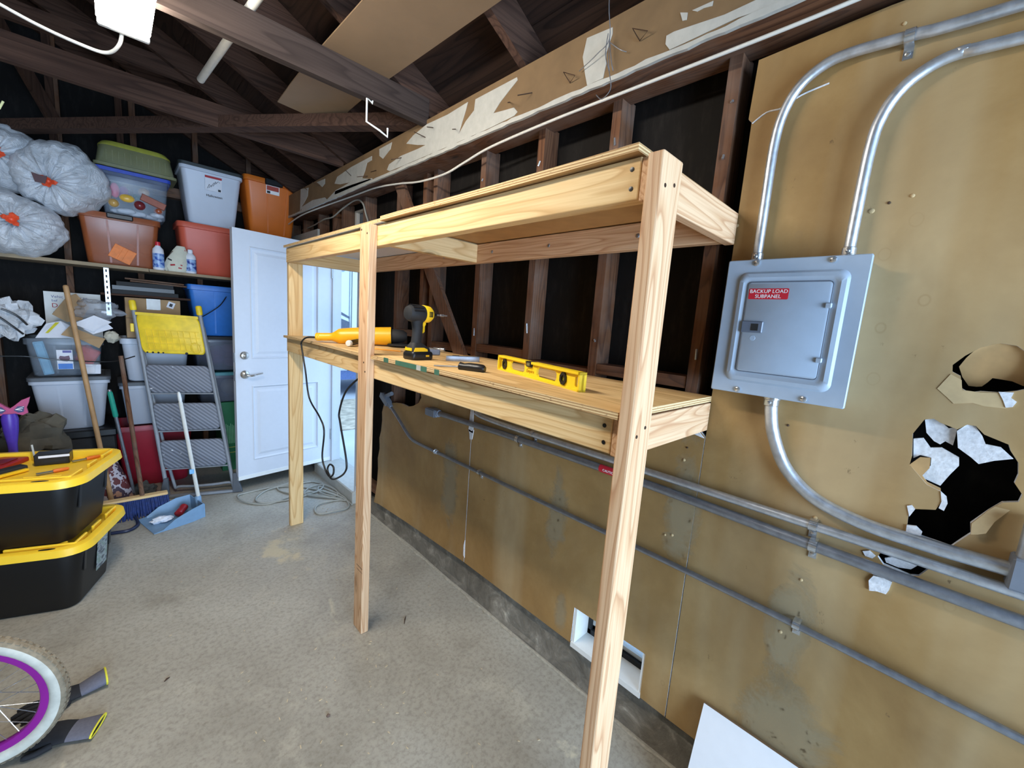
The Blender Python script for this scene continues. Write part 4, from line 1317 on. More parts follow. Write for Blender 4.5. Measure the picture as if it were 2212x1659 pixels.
MB().lathe([(.006, -.07), (.006, -.01), (.010, -.005), (.010, .03), (.012, .032), (.012, .06), (.008, .062)], P, (.5, -.85, 0), 12).build('shaft', M['zinc'], nd, smooth=40)
MB().lathe([(.008, -.14), (.012, -.135), (.011, -.08), (.006, -.07)], P, (.5, -.85, 0), 10).build('handle', M['fitting'], nd, smooth=40)
P = Vector((-.395, 1.93, ZD + .005))
pc = thing('pencil', P, 'yellow carpenter pencil lying behind the centre post', 'pencil')
pa = Vector((.5, -.86, 0))
MB().lathe([(.004, -.085), (.004, .07)], P, pa, 6).build('shaft', plain('pencil_orange', srgb(228, 160, 70), .5), pc)
MB().lathe([(.004, .07), (.0007, .088)], P, pa, 6).build('tip', M['cardboard'], pc)

# ================================================================== white board leaning on the wall
n_ = Vector((.16, 0, -.36)).normalized()
bl = MB()
tl, bl_ = Vector((WX - .012, .352, .362)), Vector((-.15, .352, .002))
dirv = (tl - bl_)
nn = Vector((-dirv.z, 0, dirv.x)).normalized()
pts = []
for d in (0, .015):
    for y, base in ((.352, 0), (-.45, 0)):
        pass
for d in (0, .014):
    for a, y in ((bl_, .352), (bl_, -.45), (tl, -.45), (tl, .352)):
        pts.append(Vector((a.x, y, a.z)) + nn * d)
bl.add(pts, [(0, 3, 2, 1), (4, 5, 6, 7), (0, 1, 5, 4), (1, 2, 6, 5), (2, 3, 7, 6), (3, 0, 4, 7)])
bl.m = [0, 0, 1, 1, 1, 1]
o = bl.build('white_board', [M['melamine'], M['hardboard']])
tag(o, 'white melamine board leaning against the drywall near the floor', 'board')

# ================================================================== back-wall storage
SZ = 1.775      # top of the long shelf
m_plank = plain('dusty_shelf_wood', srgb(150, 132, 106), .8, var=.12, scale=14)
ws = thing('wall_shelf', (-1.3, 4.6, SZ - .03), 'long pale wooden wall shelf across the back wall, loaded with totes', 'shelf')
MB().box(-2.9, -1.175, 4.30, 4.755, SZ - .024, SZ).build('plank', m_plank, ws)
MB().box(-1.172, -.06, 4.30, 4.755, SZ - .022, SZ - .001).build('plank', m_plank, ws)
MB().box(-1.45, -.90, 4.44, 4.755, 1.553, 1.568).build('lower_board', M['roof_x'], ws)
for x in (-1.425,):
    b = MB().box(x, x + .028, 4.375, 4.40, 1.40, SZ - .024)
    up = b.build('slotted_upright', M['galv'], ws)
    for k in range(8):
        z = 1.44 + k * .04
        MB().box(x + .009, x + .018, 4.3742, 4.3752, z, z + .02).build('slot', M['matte_black'], up)
for x in (-2.3, -.5):
    MB().box(x, x + .03, 4.40, 4.755, SZ - .06, SZ - .025).build('bracket', M['galv_dark'], ws)
MB().box(-1.42, -1.40, 4.42, 4.755, 1.53, 1.553).build('bracket', M['galv_dark'], ws)


def tote(name, label, x0, x1, yf, dep, z0, z1, mat_, taper=.06, r=.03, rim=.012, ribs=(), ribm=None, lid=None, lidh=.03, cat='storage bin', group=None, yaw=0.0, th=.004, lid_up=True):
    """open tapered box with a rolled rim; x0,x1 are the rim ends"""
    cx, W, H = (x0 + x1) / 2, x1 - x0, z1 - z0
    cy = yf + dep / 2
    root = thing(name, (cx, cy, z0), label, cat, group)
    wb, db = W - 2 * taper * H / .4 * .5 - 2 * rim, dep - 2 * taper * H / .4 * .5 - 2 * rim
    wt, dt = W - 2 * rim, dep - 2 * rim
    Rz = Matrix.Translation((cx, cy, 0)) @ Matrix.Rotation(yaw, 4, 'Z') @ Matrix.Translation((-cx, -cy, 0))
    rg = lambda w, d, z, rr_=r: [Rz @ q for q in rrect(cx, cy, w, d, max(.004, min(rr_, w / 2 - .001, d / 2 - .001)), z, 5)]
    b = MB()
    b.loft([rg(wb - .02, db - .02, z0), rg(wb, db, z0 + .012), rg(wt, dt, z1 - .045), rg(W, dep, z1 - .042), rg(W, dep, z1 - .004), rg(W - .004, dep - .004, z1), rg(wt - 2 * th, dt - 2 * th, z1), rg(wt - 2 * th, dt - 2 * th, z1 - .045),
            rg(wb - 2 * th, db - 2 * th, z0 + .012), rg(wb - .03, db - .03, z0 + th)])
    body = b.build('body', mat_, root, smooth=40)
    for f in ribs:
        fb, ft = cx + (f - .5) * wb, cx + (f - .5) * wt
        y_b, y_t = cy - db / 2, cy - dt / 2
        w_ = .006
        q = MB()
        q.add([Rz @ Vector(p) for p in ((fb - w_, y_b - .004, z0 + .02), (fb + w_, y_b - .004, z0 + .02), (ft + w_, y_t - .004, z1 - .05), (ft - w_, y_t - .004, z1 - .05),
                                        (fb - w_, y_b + .003, z0 + .02), (fb + w_, y_b + .003, z0 + .02), (ft + w_, y_t + .003, z1 - .05), (ft - w_, y_t + .003, z1 - .05))],
              [(0, 1, 2, 3), (4, 7, 6, 5), (0, 4, 5, 1), (1, 5, 6, 2), (2, 6, 7, 3), (3, 7, 4, 0)])
        q.build('rib', ribm or mat_, root)
    if lid is not None:
        b = MB()
        b.loft([rg(W + .012, dep + .012, z1 - .018), rg(W + .012, dep + .012, z1 + .006), rg(W, dep, z1 + .010), rg(W - .05, dep - .05, z1 + .010), rg(W - .06, dep - .06, z1 + .004)])
        b.build('lid', lid, root, smooth=40)
    root['_front'] = (cx, cy - dep / 2, (db - dep) / 2)
    del root['_front']
    return root


def front_label(root, name, x0, x1, z0, z1, y, mats, slope=0.0, th=.001):
    """flat sticker on a front face; slope = dy/dz of the face"""
    b = MB()
    pts = []
    for d in (0, -th):
        for x, z in ((x0, z0), (x1, z0), (x1, z1), (x0, z1)):
            pts.append((x, y + (z - z0) * slope + d, z))
    b.add(pts, [(0, 1, 2, 3), (4, 7, 6, 5), (0, 4, 5, 1), (1, 5, 6, 2), (2, 6, 7, 3), (3, 7, 4, 0)])
    return b.build(name, mats, root)


m_or_t = clear('amber_translucent_plastic', srgb(180, 98, 56), .56, .25)
m_clear = clear('clear_plastic', srgb(176, 190, 206), .17, .15)
m_smoke = clear('smoky_clear_plastic', srgb(120, 128, 146), .45, .2)
m_ytub = clear('yellowed_translucent_plastic', srgb(150, 150, 112), .62, .3)
m_white_t = plain('frosted_white_plastic', srgb(196, 202, 214), .45, var=.04, scale=5)
m_grey_b = plain('pale_grey_plastic', srgb(178, 184, 196), .5, var=.04, scale=6)
m_grey_lid = plain('dark_grey_lid', srgb(84, 88, 94), .5, var=.06)
m_red_b = plain('coral_red_plastic', srgb(204, 90, 66), .45, var=.04, scale=6)
m_or_b = plain('orange_plastic', srgb(214, 112, 32), .42, var=.05, scale=7)
m_blue_b = plain('blue_plastic', srgb(48, 116, 200), .42, var=.05)
m_crimson = plain('crimson_plastic', srgb(150, 26, 44), .45, var=.05)

t = tote('storage_tote', 'see-through amber tote with black latch on the long shelf', -1.545, -1.085, 4.385, .36, SZ, 2.15, m_or_t, ribs=(.33, .72), ribm=plain('amber_rib', srgb(150, 74, 40), .4))
MB().box(-1.39, -1.245, 4.368, 4.40, 2.115, 2.152).build('latch', M['black'], t, bevel=.006)
t2 = tote('storage_tote', 'clear toy-filled tote with blue lid stacked on the amber tote', -1.432, -1.016, 4.39, .33, 2.158, 2.468, m_clear, lid=plain('blue_lid', srgb(44, 72, 176), .4), r=.025)
t3 = thing('plastic_tub', (-1.2, 4.55, 2.485), 'yellowed see-through tub upside down on the blue-lidded tote', 'storage bin')
b = MB()
rg = lambda w, d, z, r_: rrect(-1.205, 4.56, w, d, r_, z, 5)
b.loft([rg(.47, .34, 2.484, .03), rg(.47, .34, 2.505, .03), rg(.445, .315, 2.51, .04), rg(.405, .28, 2.64, .07), rg(.37, .25, 2.665, .08)])
tub = b.build('body', m_ytub, t3, smooth=40)
b = MB()
b.loft([rg(.413, .288, 2.636, .07), rg(.409, .284, 2.645, .07), rg(.37, .25, 2.672, .08), rg(.2, .12, 2.674, .05)])
b.build('yellow_base', plain('lemon_plastic', srgb(172, 170, 72), .35), t3, smooth=40)
for k in range(11):
    x = -1.37 + k * .033
    MB().box(x, x + .003, 4.40, 4.404, 2.53, 2.60).build('flute', m_ytub, tub)
t4 = tote('storage_tote', 'frosted white tote with handwritten label stacked on the coral tote', -.955, -.522, 4.385, .36, 2.195, 2.648, m_white_t, lid=plain('charcoal_lid', srgb(44, 50, 50), .5), r=.035, taper=.075)
lb = front_label(t4, 'paper_label', -.79, -.675, 2.47, 2.585, 4.396, M['paper'], -.07)
front_label(t4, 'red_band', -.79, -.675, 2.568, 2.585, 4.3885, M['red_ink'], -.07)
tm = lambda x, z, y: frame((x, y, z), (1, 0, 0), (0, 0, 1))
text_mesh('handwriting', 'Halloween', .026, tm(-.728, 2.430, 4.395), M['black_ink'], t4, .0005)
for x0, z0, x1, z1 in ((-.775, 2.485, -.76, 2.52), (-.765, 2.49, -.745, 2.515), (-.75, 2.50, -.72, 2.54), (-.735, 2.51, -.715, 2.55), (-.72, 2.53, -.69, 2.555)):
    MB().tube([(x0, 4.393 - (z0 - 2.47) * .07, z0), ((x0 + x1) / 2 + .006, 4.3925 - (z0 - 2.47) * .07, z1), (x1, 4.392 - (z1 - 2.47) * .07, z1 - .01)], .0016, 5).build('pen_stroke', M['black_ink'], lb)
front_label(t4, 'bar_code', -.702, -.683, 2.475, 2.492, 4.393, M['black_ink'], -.07)
t5 = tote('storage_tote', 'coral red tote under the frosted white tote, beside the door', -.985, -.56, 4.39, .36, SZ, 2.19, m_red_b, r=.05, taper=.05)
t6b = tote('storage_tote', 'grey tote under the bright orange tote, behind the door', -.53, -.09, 4.40, .34, SZ, 2.195, m_grey_b)
t6 = tote('storage_tote', 'bright orange tote with black latch nearest the corner of the back wall', -.517, -.062, 4.385, .34, 2.20, 2.68, m_or_b, ribs=(.40, .78), r=.04, taper=.07)
MB().box(-.355, -.212, 4.368, 4.40, 2.632, 2.684).build('latch', M['black'], t6, bevel=.006)
lb = front_label(t6, 'paper_label', -.345, -.238, 2.558, 2.63, 4.394, M['white_ink'], -.06)
front_label(t6, 'red_panel', -.340, -.243, 2.588, 2.626, 4.3908, plain('brick_print', srgb(168, 62, 44), .5), -.06)
front_label(t6, 'bar_code', -.338, -.312, 2.562, 2.582, 4.392, M['black_ink'], -.06)

# toys showing through the clear tote
for nm, lab_, c, r, col in (('toy_egg', 'pink plastic toy egg inside the blue-lidded tote', (-1.335, 4.44, 2.33), (.028, .024, .055), (226, 84, 120)),
                            ('toy_egg', 'purple plastic toy egg inside the blue-lidded tote', (-1.285, 4.455, 2.325), (.030, .026, .052), (124, 50, 130)),
                            ('toy_egg', 'yellow plastic toy egg inside the blue-lidded tote', (-1.27, 4.425, 2.285), (.045, .022, .03), (232, 182, 70)),
                            ('toy_egg', 'green plastic toy egg inside the blue-lidded tote', (-1.375, 4.47, 2.34), (.022, .02, .05), (112, 150, 110))):
    b = MB().sphere(c, r, 14, 9)
    b.tube([(c[0] + r[0] * 1.01 * cos(q), c[1] + r[1] * 1.01 * sin(q), c[2]) for q in [2 * pi * k / 16 for k in range(16)]], .0015, 5, closed=True)
    tag(b.build(nm, plain('toy_%d_%d' % col[:2], srgb(*col), .35), smooth=60), lab_, 'toy')
for lab_, c, r_, col in (('maroon toy ball inside the blue-lidded tote', (-1.20, 4.43, 2.25), .035, (120, 40, 44)), ('teal toy ball inside the blue-lidded tote', (-1.215, 4.46, 2.305), .030, (40, 96, 90)),
                         ('gold foil ball inside the blue-lidded tote', (-1.345, 4.43, 2.235), .030, (204, 160, 90)), ('tan toy ball inside the blue-lidded tote', (-1.17, 4.46, 2.36), .032, (190, 150, 110)),
                         ('rust toy ball inside the blue-lidded tote', (-1.09, 4.44, 2.235), .028, (160, 80, 50)), ('cream foil ball inside the blue-lidded tote', (-1.15, 4.43, 2.30), .024, (236, 220, 180))):
    b = MB().sphere(c, r_, 14, 10)
    b.tube([(c[0] + r_ * 1.01 * cos(q), c[1], c[2] + r_ * 1.01 * sin(q)) for q in [2 * pi * k / 16 for k in range(16)]], .0015, 5, closed=True)
    tag(b.build('toy_ball', plain('toyball_%d_%d' % col[:2], srgb(*col), .25), smooth=60), lab_, 'toy')
b = MB().obox((-1.12, 4.45, 2.29), (.15, .10, .05), (0, .35, 0)).obox((-1.12, 4.45, 2.315), (.14, .09, .006), (0, .35, 0))
tag(b.build('toy_box', plain('toy_brick', srgb(150, 78, 56), .5), bevel=.006), 'brick red toy box inside the blue-lidded tote', 'toy')
b = MB()
for k in range(16):
    random.seed(k)
    c = Vector((random.uniform(-1.35, -1.09), random.uniform(4.45, 4.6), 2.185 + random.uniform(0, .02)))
    b.sphere(c, (.045, .03, .02), 8, 6)
tag(b.build('packing_tissue', M['paper'], smooth=60), 'white tissue stuffing at the bottom of the blue-lidded tote', 'tissue', kind='stuff')
b = MB()
for k in range(14):
    random.seed(40 + k)
    c = Vector((random.uniform(-1.45, -1.17), random.uniform(4.46, 4.62), 1.81 + random.uniform(0, .16)))
    b.sphere(c, (.055, .04, .04), 8, 6)
tag(b.build('crumpled_wrapping', plain('tan_wrap', srgb(190, 150, 120), .8), smooth=60), 'crumpled pale wrapping inside the amber tote', 'wrapping', kind='stuff')
b = MB().obox((-1.315, 4.415, 1.865), (.13, .02, .105), (0, .45, 0))
b.obox((-1.315, 4.404, 1.865), (.03, .003, .105), (0, .45, 0))
tag(b.build('gift_packet', plain('orange_card', srgb(236, 130, 60), .6), bevel=.002), 'orange packet tilted inside the amber tote', 'packet')


# ---- white drawstring bags
def bag(label, c, rad, tie_dir, seed, tie=(0.0, 0.0)):
    c = Vector(c)
    root = thing('rubbish_bag', c, label, 'bag', None)
    d = Vector(tie_dir).normalized()
    a = Vector((0, 0, 1))
    e1 = (a - a.dot(d) * d).normalized()
    e2 = d.cross(e1)
    n, m = 110, 32
    rings = []
    for j in range(m + 1):
        th = .10 + (pi - .16) * j / m
        ring = []
        for k in range(n):
            ph = 2 * pi * k / n
            base = d * cos(th) + (e1 * cos(ph) + e2 * sin(ph)) * sin(th)
            pleat = .075 * math.exp(-th * 1.15) * sin(11 * ph + seed + 1.5 * sin(2 * ph)) + .034 * math.exp(-th * .8) * sin(25 * ph + 2 * seed)
            nz = .13 * mnoise(base * 1.7 + Vector((seed, seed, 0))) + .05 * mnoise(base * 4.5 + Vector((0, seed, 3)))
            rr_ = 1 + nz + pleat
            dip = -.20 * math.exp(-(th / .28) ** 2)
            p = base * (rr_ + dip)
            ring.append(c + Vector((p.x * rad[0], p.y * rad[1], p.z * rad[2])))
        rings.append(ring)
    b = MB()
    b.loft(rings)
    b.build('film', M['bag'], root, smooth=70)
    tp = c + Vector((d.x * rad[0], d.y * rad[1], d.z * rad[2])) * .86
    kb_ = MB()
    for k in range(8):
        a_ = 2 * pi * k / 8 + seed
        q = e1 * cos(a_) + e2 * sin(a_)
        L_ = .035 + .012 * sin(k * 2.3 + seed)
        kb_.slab([(-.010, 0), (.010, 0), (.016, L_ * .7), (.004, L_), (-.014, L_ * .75)], [],
                 lambda u, v, w, q=q: tp + d * (.018 + .02 * sin(v * 60) + w) + q * v + d.cross(q) * u, .0015)
    kb_.sphere(tp + d * .016, .018, 10, 7)
    kb_.build('drawstring', M['bag_tie'], root, smooth=50)
    return root


bag('white drawstring bag with orange tie resting on the shelf, lowest of three', (-1.835, 4.31, 1.962), (.245, .26, .20), (.1, -1, .05), 1.3)
bag('white drawstring bag with dark red opening, largest of three on the shelf', (-1.60, 4.40, 2.33), (.235, .26, .24), (-.25, -1, -.35), 3.1)
bag('white drawstring bag at the left frame edge, behind the largest bag', (-1.93, 4.50, 2.40), (.25, .24, .22), (.25, -1, -.05), 5.2)
o = MB().slab([(-.022, 0), (.022, 0), (.034, .05), (.01, .045), (-.035, .055)], [], lambda u, v, w: (-1.685 + u, 4.137 + w, 2.232 + v), .004)
tag(o.build('torn_film', M['dark_red']), 'dark red torn film showing above the orange tie of the largest bag', 'film')

# ---- small things on the long shelf
def can(label, x, y, r, h, col, cap):
    root = thing('spray_can', (x, y, SZ), label, 'bottle')
    MB().lathe([(r * .9, 0), (r, .006), (r, h * .62), (r * .92, h * .74), (r * .45, h * .84), (r * .45, h * .86)], (x, y, SZ), (0, 0, 1), 20).build('bottle', M['paper'], root, smooth=40)
    t_ = NT('bottle_print_%d' % int(x * -1000))
    v = t_.noise(t_.mapping(), 34, 3)
    t_.set(color=t_.ramp(v, [(.42, srgb(*col)), (.58, srgb(150, 180, 220))]), rough=.35)
    MB().lathe([(r * 1.01, h * .08), (r * 1.015, h * .10), (r * 1.015, h * .56), (r * 1.01, h * .58)], (x, y, SZ), (0, 0, 1), 20, caps=False).build('printed_sleeve', t_.mat, root, smooth=40)
    MB().lathe([(r * .46, h * .86), (r * .48, h * .88), (r * .44, h * .99), (r * .3, h)], (x, y, SZ), (0, 0, 1), 16).build('cap', cap, root, smooth=40)


can('blue and white bottle with red cap left of the striped bag', -1.112, 4.342, .036, .215, (40, 84, 170), M['red_label'])
can('blue bottle half hidden behind the striped bag', -.912, 4.347, .038, .19, (36, 60, 140), M['paper'])
pb = thing('paper_bag', (-1.0, 4.338, SZ), 'cream paper snack bag with red stripe dashes on the shelf', 'bag')
pr = [(SZ, .062, .030), (SZ + .03, .075, .036), (SZ + .10, .066, .034), (SZ + .16, .045, .022), (SZ + .205, .026, .006)]
b = MB()
b.loft([[(-1.005 + dx + w * cos(2 * pi * k / 16) * (1 + .10 * sin(3 * k + z * 40)), 4.338 + d * sin(2 * pi * k / 16), z) for k in range(16)] for (z, w, d), dx in zip(pr, (0, 0, .01, .025, .035))])
b.build('paper', plain('cream_paper', srgb(206, 204, 186), .8, var=.05), pb, smooth=35)
for k in range(7):
    z = SZ + .03 + k * .024
    MB().obox((-.985 + k * .005, 4.338 - .036 + k * .0042, z), (.022, .003, .009), (0, .15, 0)).build('red_dash', M['red_ink'], pb)
MB().obox((-1.035, 4.310, SZ + .085), (.05, .003, .01), (0, .4, .2)).build('print', M['black_ink'], pb)
MB().obox((-1.03, 4.300, SZ + .05), (.03, .003, .012), (0, -.2, .2)).build('print', M['red_ink'], pb)

# ---- frames, boards and cardboard box on the lower board
for k, (x, w, z, m_, lab_) in enumerate(((-1.19, .40, 1.569, 'matte_black', 'black picture frame lying at the bottom of the frame stack'), (-1.20, .37, 1.601, 'black', 'glossy black picture frame in the middle of the frame stack'),
                                         (-1.19, .34, 1.633, 'matte_black', 'black picture frame lying on top of the frame stack'))):
    b = MB()
    b.slab([(x - w / 2, 4.45), (x + w / 2, 4.45), (x + w / 2, 4.72), (x - w / 2, 4.72)], [[(x - w / 2 + .03, 4.48), (x + w / 2 - .03, 4.48), (x + w / 2 - .03, 4.69), (x - w / 2 + .03, 4.69)]], lambda a, b_, d: (a, b_, z + d), .030)
    root = thing('picture_frame', (x, 4.585, z), lab_, 'picture frame', 'stacked picture frames')
    b.build('moulding', M[m_], root)
    MB().box(x - w / 2 + .03, x + w / 2 - .03, 4.48, 4.69, z + .008, z + .014).build('backing', M['roof_x'], root)
for k, (z, dx, lab_) in enumerate(((1.664, .03, 'brown board lying on the picture frames, lower one'), (1.680, .0, 'brown board lying on the picture frames, upper one'))):
    b = MB().obox((-1.12 + dx, 4.56, z + .006), (.36, .20, .012), (0, .03, -.12))
    b.obox((-1.12 + dx, 4.45, z + .006), (.34, .003, .008), (0, .03, -.12))
    tag(b.build('wood_offcut', M['old_x'], bevel=.001), lab_, 'board')
cbx = thing('cardboard_box', (-1.15, 4.52, 1.23), 'taped cardboard box under the picture frames, behind the ladder', 'box')
MB().box(-1.32, -.985, 4.405, 4.66, 1.232, 1.545).build('carton', M['cardboard'], cbx, bevel=.002)
MB().box(-1.195, -1.11, 4.4035, 4.405, 1.46, 1.545).build('tape', clear('packing_tape', (.75, .73, .66), .5, .1), cbx)
MB().obox((-1.045, 4.4035, 1.505), (.045, .0015, .05), (0, .35, 0)).build('sticker', M['paper'], cbx)
MB().obox((-1.045, 4.402, 1.505), (.020, .0015, .025), (0, .35, 0)).build('bar_code', M['black_ink'], cbx)
MB().box(-1.32, -.985, 4.4042, 4.405, 1.385, 1.388).build('flap_seam', M['old_x'], cbx)

# ---- stack behind the ladder
tote('storage_tote', 'crimson tote on the floor behind the step ladder', -1.44, -.93, 4.36, .38, 0, .525, m_crimson, r=.05)
tote('storage_tote', 'pale grey tote above the crimson tote, behind the ladder', -1.385, -.96, 4.37, .36, .528, .872, m_grey_b, lid=m_grey_lid)
tote('storage_tote', 'frosted tote beneath the cardboard box, behind the ladder', -1.365, -.93, 4.37, .36, .886, 1.228, m_white_t, r=.04)
bt = tote('storage_tote', 'blue tote beside the open door, under the long shelf', -.935, -.50, 4.385, .36, 1.262, 1.692, m_blue_b, ribs=(.42,), r=.03, taper=.09)
MB().tube(smooth_path([(-.86, 4.34, 1.42), (-.80, 4.36, 1.46), (-.72, 4.36, 1.53), (-.67, 4.37, 1.61)], 5), .004, 6).build('cord', M['black'], bt)
tote('storage_tote', 'smoky clear tote of purple cloth below the blue tote', -.915, -.48, 4.40, .34, .955, 1.25, m_smoke, lid=M['matte_black'])
b = MB()
for k in range(8):
    random.seed(70 + k)
    b.sphere((random.uniform(-.80, -.60), 4.53, 1.03 + k * .015), (.08, .07, .05), 10, 7)
tag(b.build('folded_cloth', plain('purple_cloth', srgb(120, 72, 132), .9), smooth=60), 'purple cloth folded inside the smoky tote', 'cloth', kind='stuff')
tote('storage_tote', 'clear tote with teal lid above the green box, by the door', -.90, -.47, 4.40, .34, .665, .93, m_smoke, lid=plain('teal_lid', srgb(64, 130, 140), .45))
b = MB().sphere((-.635, 4.53, .79), .075, 16, 12)
b.tube([(-.635 + .0755 * cos(q), 4.53 + .0755 * sin(q), .79) for q in [2 * pi * k / 20 for k in range(20)]], .002, 5, closed=True)
tag(b.build('toy_ball', plain('pale_ball', srgb(176, 178, 176), .35), smooth=60), 'pale toy ball inside the teal-lidded tote', 'ball')
gb_ = thing('carton', (-.62, 4.6, 0), 'tall green printed carton on the floor beside the door', 'box')
MB().box(-.725, -.47, 4.45, 4.74, 0, .655).build('card', plain('green_card', srgb(20, 104, 62), .5, var=.06), gb_, bevel=.002)
for k in range(7):
    MB().box(-.69 + k * .012, -.686 + k * .012, 4.4488, 4.45, .26, .45 - .01 * (k % 3)).build('print_line', plain('pale_green_ink', srgb(140, 196, 160), .6), gb_)
for z in (.22, .17):
    MB().box(-.70, -.60, 4.4488, 4.45, z, z + .004).build('print_line', plain('yellow_ink', srgb(196, 190, 90), .6), gb_)

# ---- left floor stack
lowb = thing('black_footlocker', (-1.66, 4.45, 0), 'black footlocker on the floor under the pale grey lidded tote', 'footlocker')
MB().box(-1.98, -1.42, 4.24, 4.72, 0, .50).build('body', M['matte_black'], lowb, bevel=.01)
MB().box(-1.99, -1.41, 4.23, 4.73, .50, .56).build('lid', M['black'], lowb, bevel=.01)
gt = tote('storage_tote', 'pale grey tote with dark lid standing on the black footlocker', -1.835, -1.432, 4.255, .42, .562, .945, m_grey_b, lid=m_grey_lid, ribs=(.33, .68), ribm=m_grey_b, r=.03, taper=.075)
ctt = tote('storage_tote', 'clear open tote crammed with papers on the pale grey tote', -1.84, -1.452, 4.26, .36, .958, 1.225, m_clear, r=.03, taper=.06, ribs=(.36,), ribm=m_clear)
lb = front_label(ctt, 'product_label', -1.69, -1.612, 1.01, 1.148, 4.27, M['paper'], -.05)
front_label(ctt, 'blue_band', -1.686, -1.616, 1.012, 1.05, 4.2675, plain('label_blue', srgb(60, 120, 200), .5), -.05)
front_label(ctt, 'purple_band', -1.66, -1.618, 1.128, 1.144, 4.262, plain('label_violet', srgb(86, 82, 150), .5), -.05)
MB().slab([(-.028, 0), (-.015, -.02), (.012, -.024), (.026, -.006), (.022, .018), (.0, .012), (-.022, .016)], [], lambda a, b_, d: (-1.652 + a, 4.2615 + d, 1.09 + b_), .001).build('picture_blot', plain('label_maroon', srgb(96, 62, 82), .5), ctt)
tag(MB().obox((-1.755, 4.33, 1.085), (.05, .05, .235), (0, -.18, 0)).obox((-1.755, 4.302, 1.085), (.04, .006, .22), (0, -.18, 0)).build('narrow_box', plain('sky_blue_card', srgb(108, 172, 206), .5), bevel=.003), 'narrow sky blue box standing inside the clear open tote', 'box')
tag(MB().obox((-1.545, 4.36, 1.10), (.10, .10, .12), (0, .5, .2)).sphere((-1.555, 4.35, 1.14), (.05, .05, .04), 10, 7).build('cloth_bundle', plain('red_cloth', srgb(206, 76, 60), .8), bevel=.01), 'red cloth bundle inside the clear open tote', 'cloth')
tag(MB().obox((-1.53, 4.33, 1.005), (.10, .09, .07), (0, .05, .1)).obox((-1.53, 4.283, 1.005), (.05, .004, .05), (0, .05, .1)).build('small_carton', M['paper'], bevel=.002), 'small white carton at the bottom of the clear open tote', 'box')
# heap on top of the clear tote
def sheet3(name, label, cat, pts, m_, th=.002):
    P_ = [Vector(p) for p in pts]
    nrm = (P_[1] - P_[0]).cross(P_[2] - P_[0]).normalized()
    b = MB()
    n = len(P_)
    b.add(P_ + [p + nrm * th for p in P_], [tuple(range(n)), tuple(range(2 * n - 1, n - 1, -1))] + [(i, i + n, (i + 1) % n + n, (i + 1) % n) for i in range(n)])
    return tag(b.build(name, m_), label, cat)


sheet3('cardboard_flap', 'upper torn cardboard flap leaning on the sign', 'cardboard', [(-1.70, 4.36, 1.39), (-1.62, 4.36, 1.52), (-1.575, 4.37, 1.545), (-1.515, 4.38, 1.45), (-1.555, 4.34, 1.36), (-1.63, 4.33, 1.34)], M['cardboard'], .004)
sheet3('cardboard_flap', 'lower cardboard flap hanging over the clear tote rim', 'cardboard', [(-1.66, 4.24, 1.255), (-1.615, 4.25, 1.318), (-1.50, 4.24, 1.255), (-1.44, 4.23, 1.235), (-1.475, 4.22, 1.165), (-1.57, 4.22, 1.23)], M['cardboard'], .004)
sheet3('paper_sheet', 'printed white sheets fanned out over the tote heap, upper sheet', 'paper', [(-1.60, 4.24, 1.335), (-1.49, 4.25, 1.40), (-1.40, 4.26, 1.355), (-1.50, 4.22, 1.285)], M['paper'], .003)
sheet3('paper_sheet', 'white sheet under the fanned-out sheets on the tote heap', 'paper', [(-1.55, 4.25, 1.30), (-1.44, 4.26, 1.365), (-1.395, 4.26, 1.31), (-1.50, 4.23, 1.265)], M['paper'], .003)
env = thing('mailing_envelope', (-1.68, 4.27, 1.24), 'white padded envelope with yellow stripe in the clear tote', 'envelope')
mbp = MB()
ep_ = [Vector(p) for p in ((-1.78, 4.27, 1.228), (-1.60, 4.26, 1.235), (-1.615, 4.27, 1.32), (-1.66, 4.32, 1.345), (-1.73, 4.33, 1.325))]
mbp.add(ep_ + [p + Vector((0, .006, .003)) for p in ep_], [tuple(range(5)), tuple(range(9, 4, -1))] + [(i, i + 5, (i + 1) % 5 + 5, (i + 1) % 5) for i in range(5)])
mbp.build('pouch', M['paper'], env)
MB().add([(-1.735, 4.285, 1.262), (-1.72, 4.283, 1.262), (-1.665, 4.312, 1.338), (-1.685, 4.315, 1.336)], [(0, 1, 2, 3)]).build('stripe', plain('yellow_print', srgb(206, 196, 50), .6), env)


def crumple(name, label, cat, c, r, m_, seed, n=22, m=14, amp=.35, fold=4.0, par=None):
    c = Vector(c)
    rings = []
    for j in range(1, m):
        th = pi * j / m
        ring = []
        for k in range(n):
            ph = 2 * pi * k / n
            d = Vector((sin(th) * cos(ph), sin(th) * sin(ph), cos(th)))
            s = 1 + amp * mnoise(d * fold * .5 + Vector((seed, 0, 0))) + amp * .6 * abs(mnoise(d * fold + Vector((0, seed, 0))))
            ring.append(c + Vector((d.x * r[0], d.y * r[1], d.z * r[2])) * s)
        rings.append(ring)
    o = MB().loft(rings).build(name, m_, par, smooth=28)
    return tag(o, label, cat) if par is None else o


